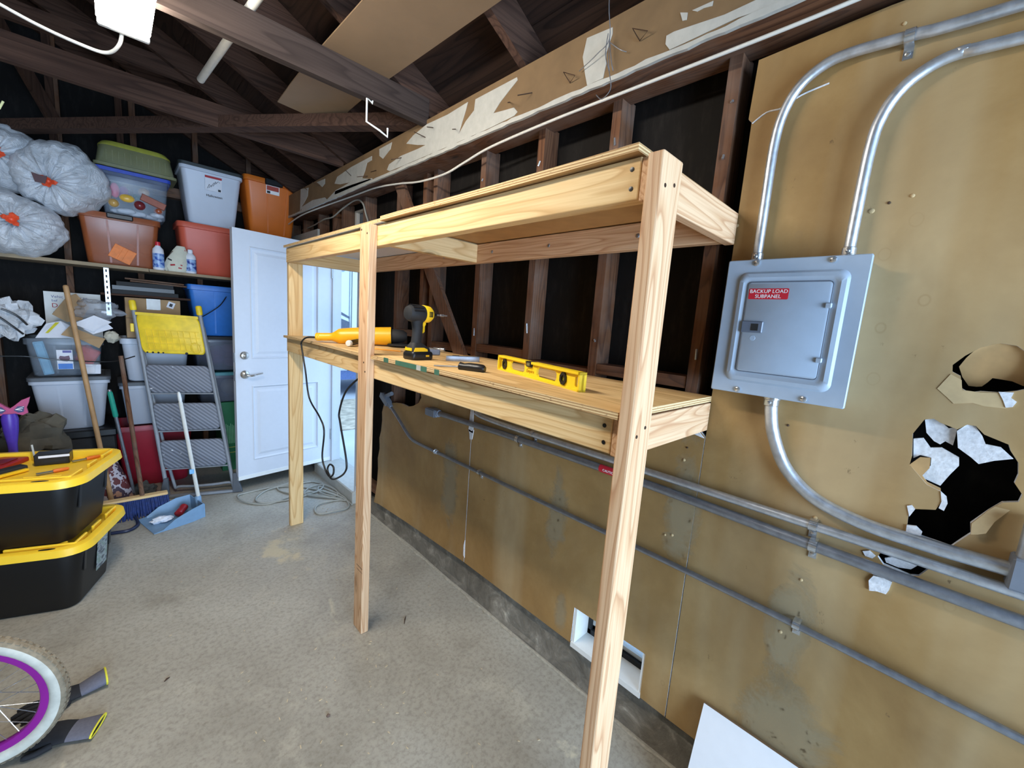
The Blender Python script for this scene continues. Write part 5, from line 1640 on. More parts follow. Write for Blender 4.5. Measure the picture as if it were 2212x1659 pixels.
m_film = clear('crinkled_clear_film', srgb(196, 202, 212), .42, .15)
crumple('plastic_bag', 'clear crinkled plastic bag on top of the tote heap', 'bag', (-1.47, 4.36, 1.435), (.12, .08, .065), m_film, 2.0, amp=.5)
crumple('cloth_glove', 'cream work glove poking out beside the tote heap', 'glove', (-1.405, 4.28, 1.245), (.04, .035, .04), plain('cream_knit', srgb(196, 190, 172), .9), 5.0, amp=.3)
wbg = thing('carrier_bag', (-1.88, 4.25, 1.2), 'crumpled white carrier bag with black straps at the left edge', 'bag')
crumple('film', None, None, (-1.90, 4.27, 1.35), (.13, .10, .12), M['bag'], 7.0, amp=.6, fold=5, par=wbg)
MB().tube(smooth_path([(-1.99, 4.14, 1.42), (-1.92, 4.135, 1.375), (-1.86, 4.14, 1.31), (-1.82, 4.16, 1.26)], 5), .006, 6).build('strap', M['black'], wbg)
MB().tube(smooth_path([(-1.90, 4.14, 1.42), (-1.84, 4.15, 1.38), (-1.80, 4.17, 1.32)], 5), .006, 6).build('strap', M['black'], wbg)
crumple('bin_liner', 'black bin liner slumped on the floor at the left edge', 'bag', (-2.28, 4.36, .60), (.22, .26, .62), plain('black_film', srgb(16, 17, 20), .35), 3.0, n=30, m=20, amp=.3)
sg = thing('notice_board', (-1.6, 4.62, 1.3), 'white notice sign with blue and red lettering behind the heap', 'sign')
MB().box(-1.752, -1.455, 4.62, 4.626, 1.20, 1.548).build('panel', M['white'], sg)
for s_, x, z, sz, m_ in (('Vehic', -1.685, 1.512, .028, 'blue_ink'), ('lly pa', -1.555, 1.512, .028, 'blue_ink'), ('bef', -1.70, 1.482, .024, 'blue_ink'), ('D', -1.70, 1.446, .045, 'red_ink'), ('Su', -1.695, 1.388, .036, 'black_ink')):
    text_mesh('lettering', s_, sz, tm(x, z, 4.6195), M[m_], sg, .0004)

# ---- poles leaning in front of the stack
def pole(name, label, cat, p0, p1, r, m_, grip=None):
    root = thing(name, p0, label, cat)
    p0, p1 = Vector(p0), Vector(p1)
    MB().cyl(p0, p1, r, 12).build('pole', m_, root, smooth=60)
    d = (p1 - p0).normalized()
    MB().lathe([(r * .5, r * .9), (r * .9, r * .5), (r, 0)], p1, d, 12).build('pole_end', m_, root, smooth=60)
    if grip:
        MB().lathe([(r * 1.3, -.20), (r * 1.5, -.19), (r * 1.35, -.02), (r * .9, 0)], p1, d, 12).build('grip', grip, root, smooth=60)
    return root


pole('wooden_pole', 'thick bare wooden pole leaning in front of the clear tote', 'pole', (-1.462, 4.02, .012), (-1.607, 4.05, 1.585), .0145, plain('worn_pole_wood', srgb(176, 136, 92), .6, var=.15, scale=12))
pole('mop_pole', 'thin grey pole with green grip leaning beside the crimson tote', 'pole', (-1.338, 4.13, .02), (-1.436, 4.01, .885), .0105, M['galv_dark'], plain('green_grip', srgb(28, 140, 118), .5))

# ---- push broom
pbm = thing('push_broom', (-1.35, 3.80, 0), 'push broom with blue bristles and wooden head behind the black totes', 'broom')
MB().box(-1.62, -1.165, 3.765, 3.825, .128, .147).build('head', M['pine_x'], pbm, bevel=.005)
br = MB()
for i in range(46):
    for j in range(4):
        x = -1.612 + i * .0098
        y = 3.772 + j * .015
        random.seed(i * 7 + j)
        tx, ty = x + random.uniform(-.008, .008) + (x + 1.39) * .08, y + (j - 1.5) * .018 - .012 + random.uniform(-.006, .006)
        br.tube([(x, y, .13), ((x + tx) / 2, (y + ty) / 2 - .002, .06), (tx, ty, .002)], [.0055, .006, .003], 5)
o = br.build('bristles', plain('blue_bristle', srgb(26, 46, 100), .6, var=.35, scale=60), pbm)
o['kind'] = 'stuff'
MB().cyl((-1.305, 3.80, .14), (-1.366, 4.02, 1.13), .0135, 12).build('handle', M['old_z'], pbm, smooth=60)

# ---- dustpan with long handle
dpn = thing('dustpan', (-1.17, 3.6, 0), 'blue dustpan with long white handle on the concrete floor', 'dustpan')
A, B = Vector((-1.341, 3.706, 0)), Vector((-1.269, 3.417, 0))
pd = Vector((.97, .24, 0)).normalized()
m_pan = plain('light_blue_plastic', srgb(116, 148, 178), .45, var=.06)
secs = []
for s_, hL, ins in ((0, .003, 0), (.05, .010, .0), (.12, .060, .002), (.22, .095, .008), (.30, .105, .03)):
    a_, b_ = A + pd * s_, B + pd * s_
    w = (b_ - a_).normalized()
    a_, b_ = a_ + w * ins, b_ - w * ins
    t_ = .004
    up2 = Vector((0, 0, 1))
    secs.append([a_ + up2 * .001, b_ + up2 * .001, b_ + up2 * (hL + .002), b_ - w * t_ + up2 * (hL + .002), b_ - w * (t_ + .012) + up2 * .006, a_ + w * (t_ + .012) + up2 * .006, a_ + w * t_ + up2 * (hL + .002), a_ + up2 * (hL + .002)])
MB().loft(secs).build('pan', m_pan, dpn, smooth=35)
a_, b_ = A + pd * .30, B + pd * .30
w = (b_ - a_).normalized()
MB().add([a_ + w * .03, b_ - w * .03, b_ - w * .03 + Vector((0, 0, .10)), a_ + w * .03 + Vector((0, 0, .10))] +
         [q + pd * .006 for q in (a_ + w * .03, b_ - w * .03, b_ - w * .03 + Vector((0, 0, .10)), a_ + w * .03 + Vector((0, 0, .10)))],
         [(0, 1, 2, 3), (7, 6, 5, 4), (0, 4, 5, 1), (1, 5, 6, 2), (2, 6, 7, 3), (3, 7, 4, 0)]).build('back_wall', m_pan, dpn)
mc = (a_ + b_) / 2 + pd * .015
MB().lathe([(.018, .04), (.020, .06), (.020, .12), (.016, .125)], mc, (-.05, .03, 1), 14).build('socket', m_pan, dpn, smooth=40)
hp0, hp1 = mc + Vector((0, 0, .09)), Vector((-1.075, 3.70, .83))
MB().cyl(hp0, hp1, .0125, 12).build('handle', M['cable_white'], dpn, smooth=60)
dH = (hp1 - hp0).normalized()
hg = MB().tube([hp1, hp1 + dH * .02, hp1 + dH * .06, hp1 + dH * .075], [.0135, .017, .015, .008], 12, flat=.7).build('hanger_end', M['white'], dpn, smooth=60)
MB().lathe([(.005, -.012), (.005, .012)], hp1 + dH * .055, (0, 1, 0), 10).build('hanging_hole', M['matte_black'], hg)
MB().box(-1.048, -1.020, 3.640, 3.662, .30, .335).build('clip', plain('pale_blue_clip', srgb(120, 180, 226), .5), dpn, bevel=.003)
crumple('crumpled_paper', 'crumpled white paper lying in the blue dustpan', 'paper', (-1.215, 3.575, .028), (.055, .03, .02), M['paper'], 9.0, amp=.45)
sc_ = thing('drinks_can', (-1.11, 3.64, .008), 'crushed red drinks can lying in the blue dustpan', 'can')
MB().lathe([(.018, -.045), (.026, -.040), (.027, -.01), (.023, .004), (.027, .02), (.026, .040), (.018, .045)], (-1.105, 3.625, .045), (.5, .8, .25), 16).build('body', plain('can_red', srgb(150, 26, 34), .3), sc_, smooth=40)
MB().lathe([(.0175, .0452), (.0165, .047), (.003, .046)], (-1.105, 3.625, .045), (.5, .8, .25), 16).build('rim', M['galv'], sc_)

# ---- charcoal bag, crowbar, grey rags on the floor
chb = thing('charcoal_bag', (-1.47, 4.15, 0), 'printed paper sack slumped on the floor behind the black totes', 'sack')
t_ = NT('sack_print')
v = t_.noise(t_.mapping((1, 1, .8)), 12, 3)
t_.set(color=t_.ramp(v, [(.36, srgb(96, 40, 40)), (.44, srgb(186, 178, 186)), (.54, srgb(70, 52, 66)), (.62, srgb(176, 130, 104))], 'CONSTANT'), rough=.6)
b = MB()
b.loft([[(-1.46 + dx + w * cos(2 * pi * k / 18) * (1 + .05 * sin(5 * k)), 4.13 + dy + d * sin(2 * pi * k / 18), z) for k in range(18)] for z, w, d, dx, dy in ((0, .09, .06, .0, -.02), (.05, .11, .075, .01, -.02), (.2, .09, .065, -.01, 0), (.33, .06, .045, -.025, .02), (.40, .05, .02, -.03, .03))])
b.build('sack', t_.mat, chb, smooth=45)
MB().box(-1.51, -1.42, 4.125, 4.14, .395, .42).build('folded_top', M['paper'], chb)
tag(MB().tube(smooth_path([(-1.66, 3.60, .014), (-1.463, 3.56, .012), (-1.39, 3.548, .012), (-1.35, 3.585, .013), (-1.34, 3.635, .018), (-1.352, 3.70, .035)], 6), [.011] * 25 + [.009] * 5 + [.007], 8).build('crowbar', plain('navy_steel', srgb(26, 34, 62), .4), smooth=50), 'dark navy crowbar with hooked end lying by the totes', 'crowbar')
crumple('rag', 'grey rag heaped at the foot of the ladder', 'rag', (-1.29, 4.17, .05), (.07, .07, .05), plain('grey_cloth', srgb(84, 84, 82), .95), 4.0, amp=.5)
crumple('jacket', 'khaki jacket bundled behind the butterfly toy', 'clothing', (-1.78, 3.86, .62), (.14, .11, .14), plain('khaki_cloth', srgb(84, 78, 66), .95, var=.3, scale=9), 6.0, n=30, m=18, amp=.45)
tag(MB().box(-1.99, -1.67, 3.57, 4.02, 0, .45).box(-2.0, -1.66, 3.56, 4.03, .42, .472).build('low_crate', M['matte_black'], bevel=.006), 'low black crate on the floor behind the stacked black totes', 'crate')

# ---- butterfly wand toy
bf = thing('butterfly_toy', (-1.848, 3.62, .47), 'pink and purple butterfly toy on a purple stem at the left edge', 'toy')
m_pk, m_pu = plain('magenta_plastic', srgb(168, 34, 96), .4), plain('violet_plastic', srgb(78, 50, 160), .4)
wing = [(0, 0), (.02, .018), (.045, .045), (.078, .062), (.072, .03), (.062, .0), (.066, -.03), (.045, -.042), (.018, -.03), (0, -.03)]
MB().slab(wing + [(-a, b_) for a, b_ in wing[::-1][1:-1]], [], lambda a, b_, d: (-1.842 + a, 3.60 + d, .875 + b_), .022).build('wings', m_pk, bf, bevel=.004)
for sx in (-1, 1):
    MB().slab([(sx * .014, -.01), (sx * .03, .012), (sx * .055, .010), (sx * .05, -.022), (sx * .03, -.026)], [], lambda a, b_, d: (-1.842 + a, 3.598 + d, .875 + b_), .003).build('wing_cell', plain('deep_indigo', srgb(34, 26, 90), .3), bf)
    for k in range(3):
        MB().tube([(-1.842 + sx * .02, 3.597, .868), (-1.842 + sx * (.045 + .004 * k), 3.597, .862 + .011 * k)], .0014, 5).build('wing_ray', M['white_ink'], bf)
MB().lathe([(.03, 0), (.032, .02), (.022, .05), (.018, .10), (.020, .18), (.030, .26), (.034, .33), (.028, .36)], (-1.848, 3.615, .485), (0, 0, 1), 16).build('stem', m_pu, bf, smooth=60)
MB().lathe([(.045, 0), (.045, .012), (.032, .02)], (-1.848, 3.615, .472), (0, 0, 1), 16).build('foot', m_pk, bf, smooth=40)

# ---- step ladder
ld_ = thing('step_ladder', (-.97, 4.0, 0), 'grey step ladder with yellow tool tray leaning on the totes', 'step ladder')
LTl, LTr = Vector((-1.285, 4.16, 1.51)), Vector((-.905, 4.06, 1.50))
LBl, LBr = Vector((-1.150, 4.02, .03)), Vector((-.735, 3.885, .03))
lat = lambda s_: LBl + (LTl - LBl) * s_
rat = lambda s_: LBr + (LTr - LBr) * s_
upl = (LTl - LBl).normalized()
acr = (LBr - LBl).normalized()
fn_ = acr.cross(upl)
if fn_.y > 0:
    fn_ = -fn_
for f in (lat, rat):
    MB().tube([f(0), f(.5), f(.985)], .0135, 12).build('rail', M['rail_grey'], ld_, smooth=60)
    MB().lathe([(.017, -.055), (.021, -.045), (.021, .01), (.015, .018)], f(1), upl, 12).build('rail_cap', M['ladder_yellow'], ld_, smooth=50)
# rear frame: U tube
bk = -fn_ * .10
MB().tube(smooth_path([lat(.90) + bk * .35, lat(.5) + bk * .7, lat(.06) + bk + acr * .02, lat(.02) + bk + acr * .07, rat(.02) + bk - acr * .07, rat(.06) + bk - acr * .02, rat(.5) + bk * .7, rat(.90) + bk * .35], 6), .011, 10).build('rear_frame', M['rail_grey'], ld_, smooth=60)
MB().beam(lat(0.0) + Vector((0, 0, -.015)), rat(0.0) + Vector((0, 0, -.015)), .03, .022).build('foot_bar', M['rail_grey'], ld_, bevel=.003)
for f, sx in ((lat, -1), (rat, 1)):
    q = f(0)
    MB().slab([(-.012, -.03), (.016 + .045, -.03), (.018, .14), (-.006, .14)], [], lambda a, b_, d: q + acr * (a * sx) + Vector((0, 0, b_)) + fn_ * (d - .018), .036).build('foot_boot', m_grey_lid, ld_, bevel=.004)


def step_plate(name, s0, s1, m_, th=.03, ins=.016, z=.0):
    cL, cR = lat(s0), rat(s0)
    tL, tR = lat(s1), rat(s1)
    def pt(u, v, d):
        a_ = cL + (cR - cL) * u
        b_ = tL + (tR - tL) * u
        return a_ + (b_ - a_) * v + fn_ * (z + d)
    mb = MB()
    def ring(i, d):
        c_u, c_v = .06, .16
        out = []
        for (cu, cv_, a0) in ((1 - i - c_u, 1 - i * 1.5 - c_v, 0), (i + c_u, 1 - i * 1.5 - c_v, 90), (i + c_u, i * 1.5 + c_v, 180), (1 - i - c_u, i * 1.5 + c_v, 270)):
            for k in range(5):
                a_ = radians(a0 + 90 * k / 4)
                out.append(pt(cu + c_u * cos(a_), cv_ + c_v * sin(a_), d))
        return out
    mb.loft([ring(.035, -.016), ring(.025, -.010), ring(.025, .010), ring(.032, .015), ring(.045, .017)])
    return mb.build(name, m_, ld_, smooth=40), pt


for s0, s1 in ((.138, .300), (.343, .499), (.543, .699)):
    step_plate('step', s0, s1, M['step'])
    MB().cyl(lat(s0) + acr * .012, rat(s0) - acr * .012, .006, 8).build('step_rod', M['rail_grey'], ld_)
tr, pt = step_plate('tool_tray', .745, .955, M['ladder_yellow'], z=.004)
MB().slab(rect(.03, .97, .93, 1.0), [], lambda a, b_, d: pt(a, b_, .01 + d), .012).build('tray_lip', M['ladder_yellow'], tr)
for u in (.13, .22, .31, .41, .5, .6, .68, .78, .87):
    MB().slab(rect(u, u + .008, .12, .60), [], lambda a, b_, d: pt(a, b_, .014 + d), .013).build('tray_rib', M['ladder_yellow'], tr)
for v in (.12, .28, .44, .60):
    MB().slab(rect(.10, .93, v, v + .012), [], lambda a, b_, d: pt(a, b_, .014 + d), .013).build('tray_rib', M['ladder_yellow'], tr)
for u, r_ in ((.10, .006), (.18, .007), (.26, .007), (.33, .006), (.68, .010)):
    MB().lathe([(r_, 0), (r_, .004)], pt(u, .055, .0135), fn_, 12).build('tray_hole', M['black'], tr)
MB().tube([pt(.84 + .075 * cos(q), .20 + .13 * sin(q), .022) for q in [2 * pi * k / 20 for k in range(20)]], .003, 6, closed=True).build('cup_ring', M['ladder_yellow'], tr)
MB().box(-1.305, -1.285, 4.10, 4.13, 1.30, 1.36).build('tray_catch', M['ladder_yellow'], ld_, bevel=.003)
MB().tube(smooth_path([(-2.0, 4.15, 1.115), (-1.83, 4.20, 1.11), (-1.70, 4.215, 1.085), (-1.60, 4.215, 1.075), (-1.47, 4.19, 1.07), (-1.38, 4.16, 1.08), (-1.29, 4.10, 1.12)], 6), .004, 6).build('hung_cord', M['black'], ld_)

# ================================================================== stacked black totes with yellow lids
TA, TB = Vector((cos(radians(160)), sin(radians(160)), 0)), Vector((cos(radians(70)), sin(radians(70)), 0))
TW, TD = .74, .52


def black_tote(label, K, z0, H, lbl):
    K = Vector(K)
    root = thing('storage_tote', K + TA * TW / 2 + TB * TD / 2 + Vector((0, 0, z0)), label, 'storage bin', 'black totes with yellow lids')
    T = lambda q, z: K + TA * (TW / 2 + q.x) + TB * (TD / 2 + q.y) + Vector((0, 0, z))
    rg = lambda ins, r, z: [T(q, z) for q in rrect(0, 0, TW - 2 * ins, TD - 2 * ins, r, 0, 6)]
    zl = z0 + H
    b = MB()
    b.loft([rg(.095, .05, z0), rg(.085, .055, z0 + .012), rg(.05, .075, zl - .06), rg(.05, .075, zl - .045)])
    body = b.build('body', M['tote_black'], root, smooth=40)
    # upright slots in the end wall
    for f in (.25, .74):
        q = MB()
        for zz, ins in ((zl - .05, .051), (zl - .16, .061)):
            pass
        c = [K + TA * i + TB * (TD * f + dw) + Vector((0, 0, z)) for z, i in ((zl - .045, .0475), (zl - .17, .0585)) for dw in (-.010, .010)]
        o_ = -TA * .0016
        q.add(c + [p + TA * .004 for p in c], [(0, 1, 3, 2), (4, 6, 7, 5), (0, 2, 6, 4), (1, 5, 7, 3), (0, 4, 5, 1), (2, 3, 7, 6)])
        q.build('slot', M['black'], body)
    lid = MB()
    lid.loft([rg(.010, .10, zl - .030), rg(0, .10, zl - .028), rg(.004, .10, zl + .006), rg(.012, .095, zl + .010), rg(.034, .08, zl + .010), rg(.038, .078, zl + .002), rg(.044, .072, zl - .026), rg(.2, .03, zl - .026)])
    ld2 = lid.build('lid', M['tote_yellow'], root, smooth=40)
    # raised stacking ridges
    for a0, a1, b0, b1 in ((.055, .30, .050, .062), (.36, .50, .050, .062), (.050, .062, .055, .16), (.050, .062, .22, .30), (.050, .062, .36, .47), (.055, .30, TD - .062, TD - .05), (.09, .22, .070, .082)):
        c = [K + TA * a + TB * b_ + Vector((0, 0, z)) for z in (zl - .030, zl + .016) for a, b_ in ((a0, b0), (a1, b0), (a1, b1), (a0, b1))]
        MB().add(c, [(0, 3, 2, 1), (4, 5, 6, 7), (0, 1, 5, 4), (1, 2, 6, 5), (2, 3, 7, 6), (3, 0, 4, 7)]).build('ridge', M['tote_yellow'], ld2, bevel=.003)
    c = K + TA * .14 + TB * .022 + Vector((0, 0, zl + .0095))
    MB().loft([[c + TA * .03 * cos(2 * pi * k / 14) + TB * .008 * sin(2 * pi * k / 14) + Vector((0, 0, z)) for k in range(14)] for z in (-.002, .0012)]).build('lock_hole', M['black'], ld2)
    if lbl:
        c = [K + TA * i + TB * b_ + Vector((0, 0, z)) for z, i in ((zl - .25, .0665), (zl - .07, .0500)) for b_ in (.245, .355)]
        q = MB()
        q.add(c + [p - TA * .001 for p in c], [(0, 1, 3, 2), (4, 6, 7, 5), (0, 2, 6, 4), (1, 5, 7, 3), (0, 4, 5, 1), (2, 3, 7, 6)])
        t_ = NT('tote_sticker')
        v = t_.noise(t_.mapping((1, 1, 2.2)), 22, 3)
        t_.set(color=t_.ramp(v, [(.40, srgb(80, 92, 98)), (.50, srgb(170, 178, 180)), (.60, srgb(132, 152, 140))]), rough=.4)
        q.build('sticker', t_.mat, body)
    return root


black_tote('black tote with yellow lid on the floor, lower of the stack', (-1.548, 2.665, 0), 0, .350, True)
black_tote('black tote with yellow lid and tools on top, upper of the stack', (-1.545, 2.635, 0), .362, .333, False)
LZ = .362 + .333 - .0256
bb = thing('small_box', (-1.652, 3.10, LZ), 'small glossy black carton lying on the upper yellow lid', 'box')
R_ = Matrix.Rotation(radians(-8), 3, 'Z')
MB().obox((-1.652, 3.10, LZ + .030), (.125, .075, .056), R_).build('carton', M['black'], bb, bevel=.003)
MB().obox((-1.648, 3.0625, LZ + .046), (.110, .002, .012), R_).build('silver_stripe', M['paper'], bb)
MB().obox((-1.648, 3.062, LZ + .020), (.08, .002, .014), R_).build('print_oval', M['matte_black'], bb)
rt = thing('tool_wallet', (-1.88, 3.15, LZ), 'red plastic tool wallet lying on the upper yellow lid', 'tool wallet')
MB().slab([(-2.0, 3.06), (-1.82, 3.05), (-1.745, 3.20), (-1.83, 3.25), (-1.99, 3.24)], [], lambda a, b_, d: (a, b_, LZ + d), .022).build('tray', plain('red_vinyl', srgb(160, 30, 28), .35), rt, bevel=.004)
MB().slab([(-1.97, 3.10), (-1.82, 3.10), (-1.78, 3.18), (-1.96, 3.20)], [], lambda a, b_, d: (a, b_, LZ + .022 + d), .006).build('pocket', plain('dark_red_vinyl', srgb(110, 18, 20), .3), rt, bevel=.002)
ck = thing('pocket_tool', (-1.82, 2.98, LZ), 'black and yellow folding tool lying on the upper yellow lid', 'tool')
R_ = Matrix.Rotation(radians(38), 3, 'Z')
MB().obox((-1.82, 2.975, LZ + .020), (.19, .045, .022), R_).build('body', M['matte_black'], ck, bevel=.006, seg=2)
MB().obox((-1.81, 2.96, LZ + .010), (.18, .045, .014), R_).build('yellow_grip', M['tool_yellow'], ck, bevel=.004)
for nm, lab_, c, dr_ in (('putty_knife', 'orange-handled cutter nearest the front of the upper yellow lid', (-1.645, 2.92, LZ + .010), (.95, .25, 0)),
                         ('chisel', 'small orange chisel at the far end of the upper yellow lid', (-1.535, 3.07, LZ + .010), (.9, .35, 0))):
    r_ = thing(nm, c, lab_, 'hand tool')
    d = Vector(dr_).normalized()
    MB().lathe([(.008, 0), (.010, .01), (.008, .05), (.005, .055)], c, d, 10).build('handle', plain('orange_grip', srgb(226, 120, 44), .45), r_, smooth=50)
    MB().beam(Vector(c), Vector(c) - d * .055, .016, .004).build('blade', M['galv_dark'], r_)
MB().cyl((-1.722, 3.16, LZ), (-1.732, 3.19, LZ + .085), .004, 8).build('upright_peg', M['offwhite'], bb)

# ================================================================== bicycle wheel
wc = Vector((-1.785, 1.95, .2365))
wu = Vector((cos(radians(-22)), sin(radians(-22)), 0))
wa = Vector((-wu.y, wu.x, 0))
if wa.y > 0:
    wa = -wa
bw = thing('bicycle_wheel', (wc.x, wc.y, 0), 'bicycle wheel with white tyre and purple rim at the left edge', 'wheel')
wp = lambda r, t_, a_: wc + (wu * cos(t_) + Vector((0, 0, 1)) * sin(t_)) * r + wa * a_


def revolve(prof, n=64):
    rings = [[wp(r, 2 * pi * k / n, a_) for r, a_ in prof] for k in range(n + 1)]
    return MB().loft(rings, False, False)


m_tyre = plain('white_tyre_rubber', srgb(196, 194, 182), .7, var=.14, scale=26)
m_tread = plain('dirty_tyre_tread', srgb(132, 121, 102), .85, var=.22, scale=50, bump=.6)
side = [(.1905, .010), (.193, .016), (.203, .0225), (.215, .0235), (.224, .019), (.224, -.019), (.215, -.0235), (.203, -.0225), (.193, -.016), (.1905, -.010), (.1905, .010)]
revolve(side).build('tyre', m_tyre, bw, smooth=50)
revolve([(.2235, .0195), (.2315, .013), (.2345, 0), (.2315, -.013), (.2235, -.0195), (.2235, .0195)]).build('tread', m_tread, bw, smooth=50)
kn_ = MB()
for k in range(72):
    a_ = 2 * pi * k / 72
    for s_ in (-1, 1):
        c = wp(.2335, a_ + (.02 if s_ > 0 else 0), s_ * .009)
        e_r = (wp(1, a_, 0) - wc).normalized()
        e_t = wa.cross(e_r)
        kn_.obox(c, (.012, .008, .0022), Matrix((e_t, wa, e_r)).transposed())
o = kn_.build('tread_blocks', m_tread, bw)
o['kind'] = 'stuff'
m_rim = plain('purple_anodized_rim', srgb(150, 36, 150), .3, metal=.3, var=.10, scale=5)
revolve([(.1915, .0125), (.186, .0135), (.170, .0115), (.1655, .006), (.1655, -.006), (.170, -.0115), (.186, -.0135), (.1915, -.0125), (.1915, .0125)]).build('rim', m_rim, bw, smooth=40)
MB().lathe([(.008, -.055), (.008, -.035), (.022, -.033), (.022, -.028), (.013, -.024), (.013, .024), (.022, .028), (.022, .033), (.008, .035), (.008, .055)], wc, wa, 18).build('hub', M['galv'], bw, smooth=40)
for k in range(28):
    a_ = 2 * pi * k / 28
    s_ = 1 if k % 2 else -1
    MB().cyl(wp(.020, a_ + s_ * (1.1 if (k // 2) % 2 else -1.1), s_ * .030), wp(.167, a_, 0), .0011, 5).build('spoke', M['zinc'], bw)

# ================================================================== work gloves on the floor
m_gl = plain('black_knit', srgb(26, 27, 32), .85, var=.2, scale=90)
m_cuff = plain('grey_knit_cuff', srgb(98, 98, 110), .9, var=.1, scale=120)
m_trim = plain('yellow_trim', srgb(214, 206, 60), .8)


def glove(label, wrist, hand_dir, wid, lift=0.0, seed=0):
    W_ = Vector(wrist)
    d = Vector(hand_dir).normalized()
    s_ = Vector((-d.y, d.x, 0))
    root = thing('work_glove', W_, label, 'glove', 'pair of work gloves')
    el = lambda u, w, h, z: [W_ + d * u + s_ * (w * cos(2 * pi * k / 16)) + Vector((0, 0, z + h * sin(2 * pi * k / 16))) for k in range(16)]
    rings = [el(-.075, wid * 1.05, .011 + lift, .014 + lift), el(-.04, wid, .012 + lift * .6, .014 + lift * .5), el(0, wid * .92, .013, .014)]
    MB().loft(rings, cap0=False, cap1=True).build('cuff', m_cuff, root, smooth=60)
    MB().tube(el(-.076, wid * 1.05, .011 + lift, .014 + lift), .0032, 6, closed=True).build('trim', m_trim, root, smooth=60)
    MB().loft([el(-.004, wid * .93, .013, .0145), el(.03, wid * 1.05, .016, .017), el(.07, wid * 1.12, .015, .016), el(.10, wid * 1.0, .012, .013)]).build('palm', m_gl, root, smooth=60)
    for k, (off, L_) in enumerate(((-.75, .060), (-.27, .075), (.24, .070), (.72, .052))):
        p0 = W_ + d * .095 + s_ * (off * wid) + Vector((0, 0, .012))
        MB().tube(smooth_path([p0, p0 + d * L_ * .5 + s_ * off * .006 + Vector((0, 0, .004)), p0 + d * L_ + s_ * off * .01 + Vector((0, 0, -.002))], 3), [.0095, .0098, .0095, .0095, .009, .0085, .006], 8).build('finger', m_gl, root, smooth=60)
    p0 = W_ + d * .03 + s_ * (wid * .95) + Vector((0, 0, .013))
    MB().tube(smooth_path([p0, p0 + d * .03 + s_ * .022, p0 + d * .06 + s_ * .030], 3), [.011, .011, .0105, .010, .0095, .009, .006], 8).build('thumb', m_gl, root, smooth=60)


glove('black and grey work glove with open yellow cuff, farther of the pair', (-1.565, 2.125, 0), (-.97, -.10, 0), .040, .014)
glove('black and grey work glove lying flat, nearer of the pair', (-1.578, 1.925, 0), (-.93, .42, 0), .046)

# ================================================================== cable coil on the floor
def fx(P_):
    return [(min(x, -.065), y, .006 + .004 * (k % 3)) for k, (x, y) in enumerate(P_)]


L1 = [(-.07, 3.257), (-.156, 3.476), (-.363, 3.526), (-.579, 3.484), (-.711, 3.608), (-.737, 3.752), (-.66, 3.80), (-.491, 3.80), (-.292, 3.764), (-.143, 3.741), (-.103, 3.649), (-.18, 3.516), (-.379, 3.471), (-.544, 3.491),
      (-.632, 3.532), (-.63, 3.645), (-.531, 3.756), (-.404, 3.765), (-.28, 3.68), (-.18, 3.516), (-.093, 3.284), (-.076, 3.163), (-.125, 3.063), (-.234, 3.062), (-.327, 3.091), (-.334, 3.172), (-.273, 3.249), (-.125, 3.251), (-.075, 3.205)]
L3 = [(-.075, 3.205), (-.07, 3.30), (-.10, 3.45), (-.153, 3.595), (-.193, 3.478), (-.128, 3.342), (-.08, 3.369), (-.07, 3.477), (-.09, 3.62), (-.209, 3.784), (-.387, 3.80), (-.445, 3.745), (-.397, 3.595), (-.219, 3.405), (-.09, 3.25),
      (-.07, 3.45), (-.12, 3.62), (-.24, 3.62), (-.30, 3.50), (-.20, 3.36), (-.08, 3.24), (-.07, 3.10)]
cc = MB().tube(smooth_path(fx(L1 + L3[1:]), 7), .0068, 8).build('extension_cable', M['cord_grey'], smooth=60)
tag(cc, 'grey cable coiled loosely on the floor below the side door', 'cable')

# ---- sawdust and splinters
random.seed(3)
b = MB()
for k in range(90):
    if k < 60:
        x, y = random.uniform(-1.3, -.1), random.uniform(.8, 3.2)
    else:
        x, y = random.gauss(-.75, .12), random.gauss(1.4, .2)
    L_ = random.uniform(.003, .014)
    b.obox((x, y, .0015), (L_, .0025, .002), (0, 0, random.uniform(0, 3)))
tag(b.build('sawdust', plain('sawdust', srgb(206, 188, 156), .9), origin=(0, 0, 0)), 'pale sawdust and wood crumbs scattered on the floor', 'sawdust', kind='stuff')
for lab_, c, L_, a_, m_ in (('dark splinter on the floor right of the centre post', (-.385, 1.692, .003), .055, .9, 'roof_x'), ('dark twig on the floor near the gloves', (-1.31, 1.995, .003), .022, .6, 'roof_x'),
                            ('tiny brown wood knot on the floor in the foreground', (-.872, 1.416, .004), .012, 0, 'old_x')):
    b = MB().tube([(c[0] - L_ / 2 * cos(a_), c[1] - L_ / 2 * sin(a_), .003), (c[0], c[1] + .002, .0045), (c[0] + L_ / 2 * cos(a_), c[1] + L_ / 2 * sin(a_), .003)], [.0015, .003, .001] if L_ > .015 else [.004, .006, .004], 6)
    tag(b.build('splinter', M[m_]), lab_, 'splinter')
pg = crumple('plastic_scrap', 'crumpled pale plastic lying on the curb beside the door sill', 'plastic', (-.045, 2.93, .24), (.03, .06, .07), M['bag'], 8.0, amp=.5)

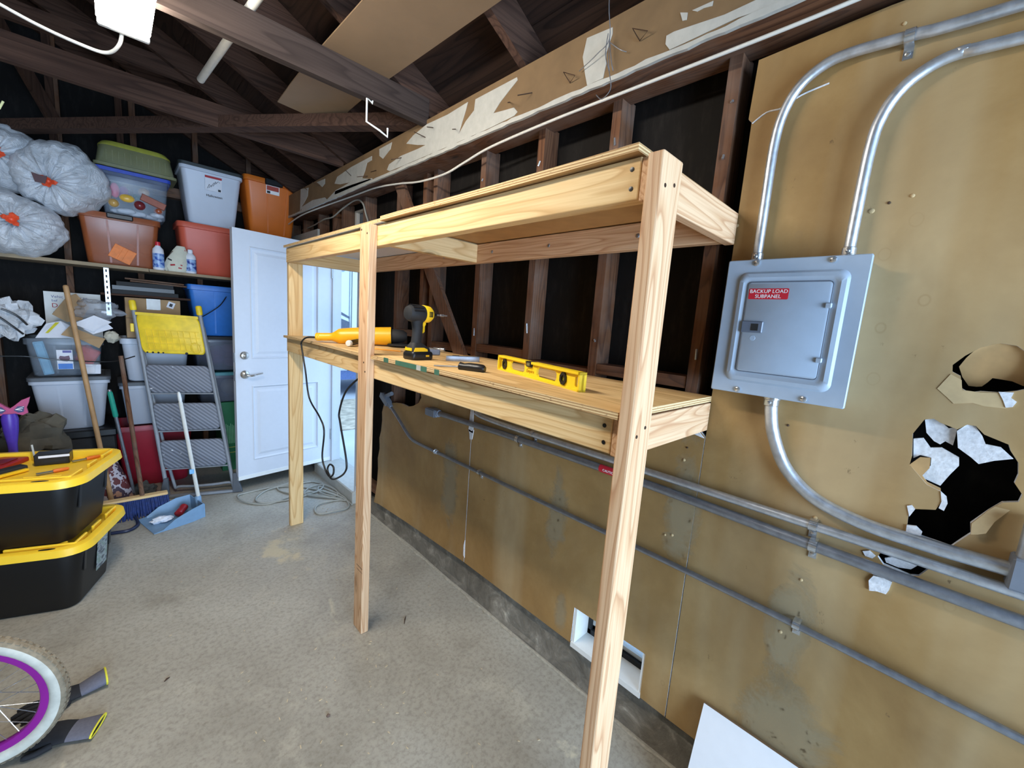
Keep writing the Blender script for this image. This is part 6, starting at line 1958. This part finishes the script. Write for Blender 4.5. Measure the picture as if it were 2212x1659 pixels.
# ================================================================== outdoors
yard = S('yard_ground', MB().box(.14, 14, -4, 16, -.25, -.10), plain('bleached_concrete', srgb(196, 198, 200), .8, var=.10, scale=1.5))
tag(yard, 'sunlit pale concrete yard beyond the side door', 'ground')
grv = S('yard_gravel', MB().box(.6, 9, 5.6, 7.6, -.10, -.085), plain('pale_gravel', srgb(186, 172, 150), .9, var=.35, scale=9))
tag(grv, 'strip of pale gravel in the yard', 'ground')
rv = thing('motorhome', (2.4, 8.2, -.1), 'white motorhome with grey stripes parked outside the side door', 'vehicle')
m_rv = plain('white_gelcoat', srgb(232, 238, 242), .35, var=.02)
MB().box(.4, 1.93, 8.0, 10.4, .40, 3.3).build('body', m_rv, rv, bevel=.03)
MB().box(1.935, 5.0, 7.98, 10.4, .40, 3.3).build('cab_side', m_rv, rv, bevel=.03)
MB().box(.4, 5.0, 8.04, 10.3, .22, .40).build('skirt', plain('blue_grey_skirt', srgb(96, 118, 168), .4), rv)
wf_ = MB().slab([(1.2, 2.30), (1.80, 2.30), (1.87, 2.36), (1.87, 3.0), (1.2, 3.0)], [], lambda a, b_, d: (a, 7.985 + d, b_), .02).build('window_frame', plain('window_grey', srgb(150, 160, 172), .4), rv)
MB().slab([(1.25, 2.36), (1.78, 2.36), (1.82, 2.40), (1.82, 2.95), (1.25, 2.95)], [], lambda a, b_, d: (a, 7.978 + d, b_), .01).build('pane', plain('tinted_pane', srgb(120, 150, 190), .1), wf_)
for P_ in ([(1.3, 1.78), (1.3, 1.70), (1.92, 1.42), (1.92, 1.46)], [(1.3, 1.58), (1.3, 1.25), (1.92, 1.05), (1.92, 1.36)], [(1.3, 1.12), (1.3, 1.08), (1.92, .82), (1.92, .88)]):
    MB().slab(P_, [], lambda a, b_, d: (a, 7.992 + d, b_), .01).build('stripe', plain('stripe_grey', srgb(92, 100, 118), .4), rv)
MB().box(1.95, 1.955, 7.975, 7.985, .5, 3.0).build('door_seam', M['matte_black'], rv)
for x in (1.1, 3.8):
    MB().lathe([(.2, 0), (.36, .02), (.36, .22), (.2, .24)], (x, 8.06, .27), (0, 1, 0), 24).build('road_wheel', M['matte_black'], rv, smooth=40)
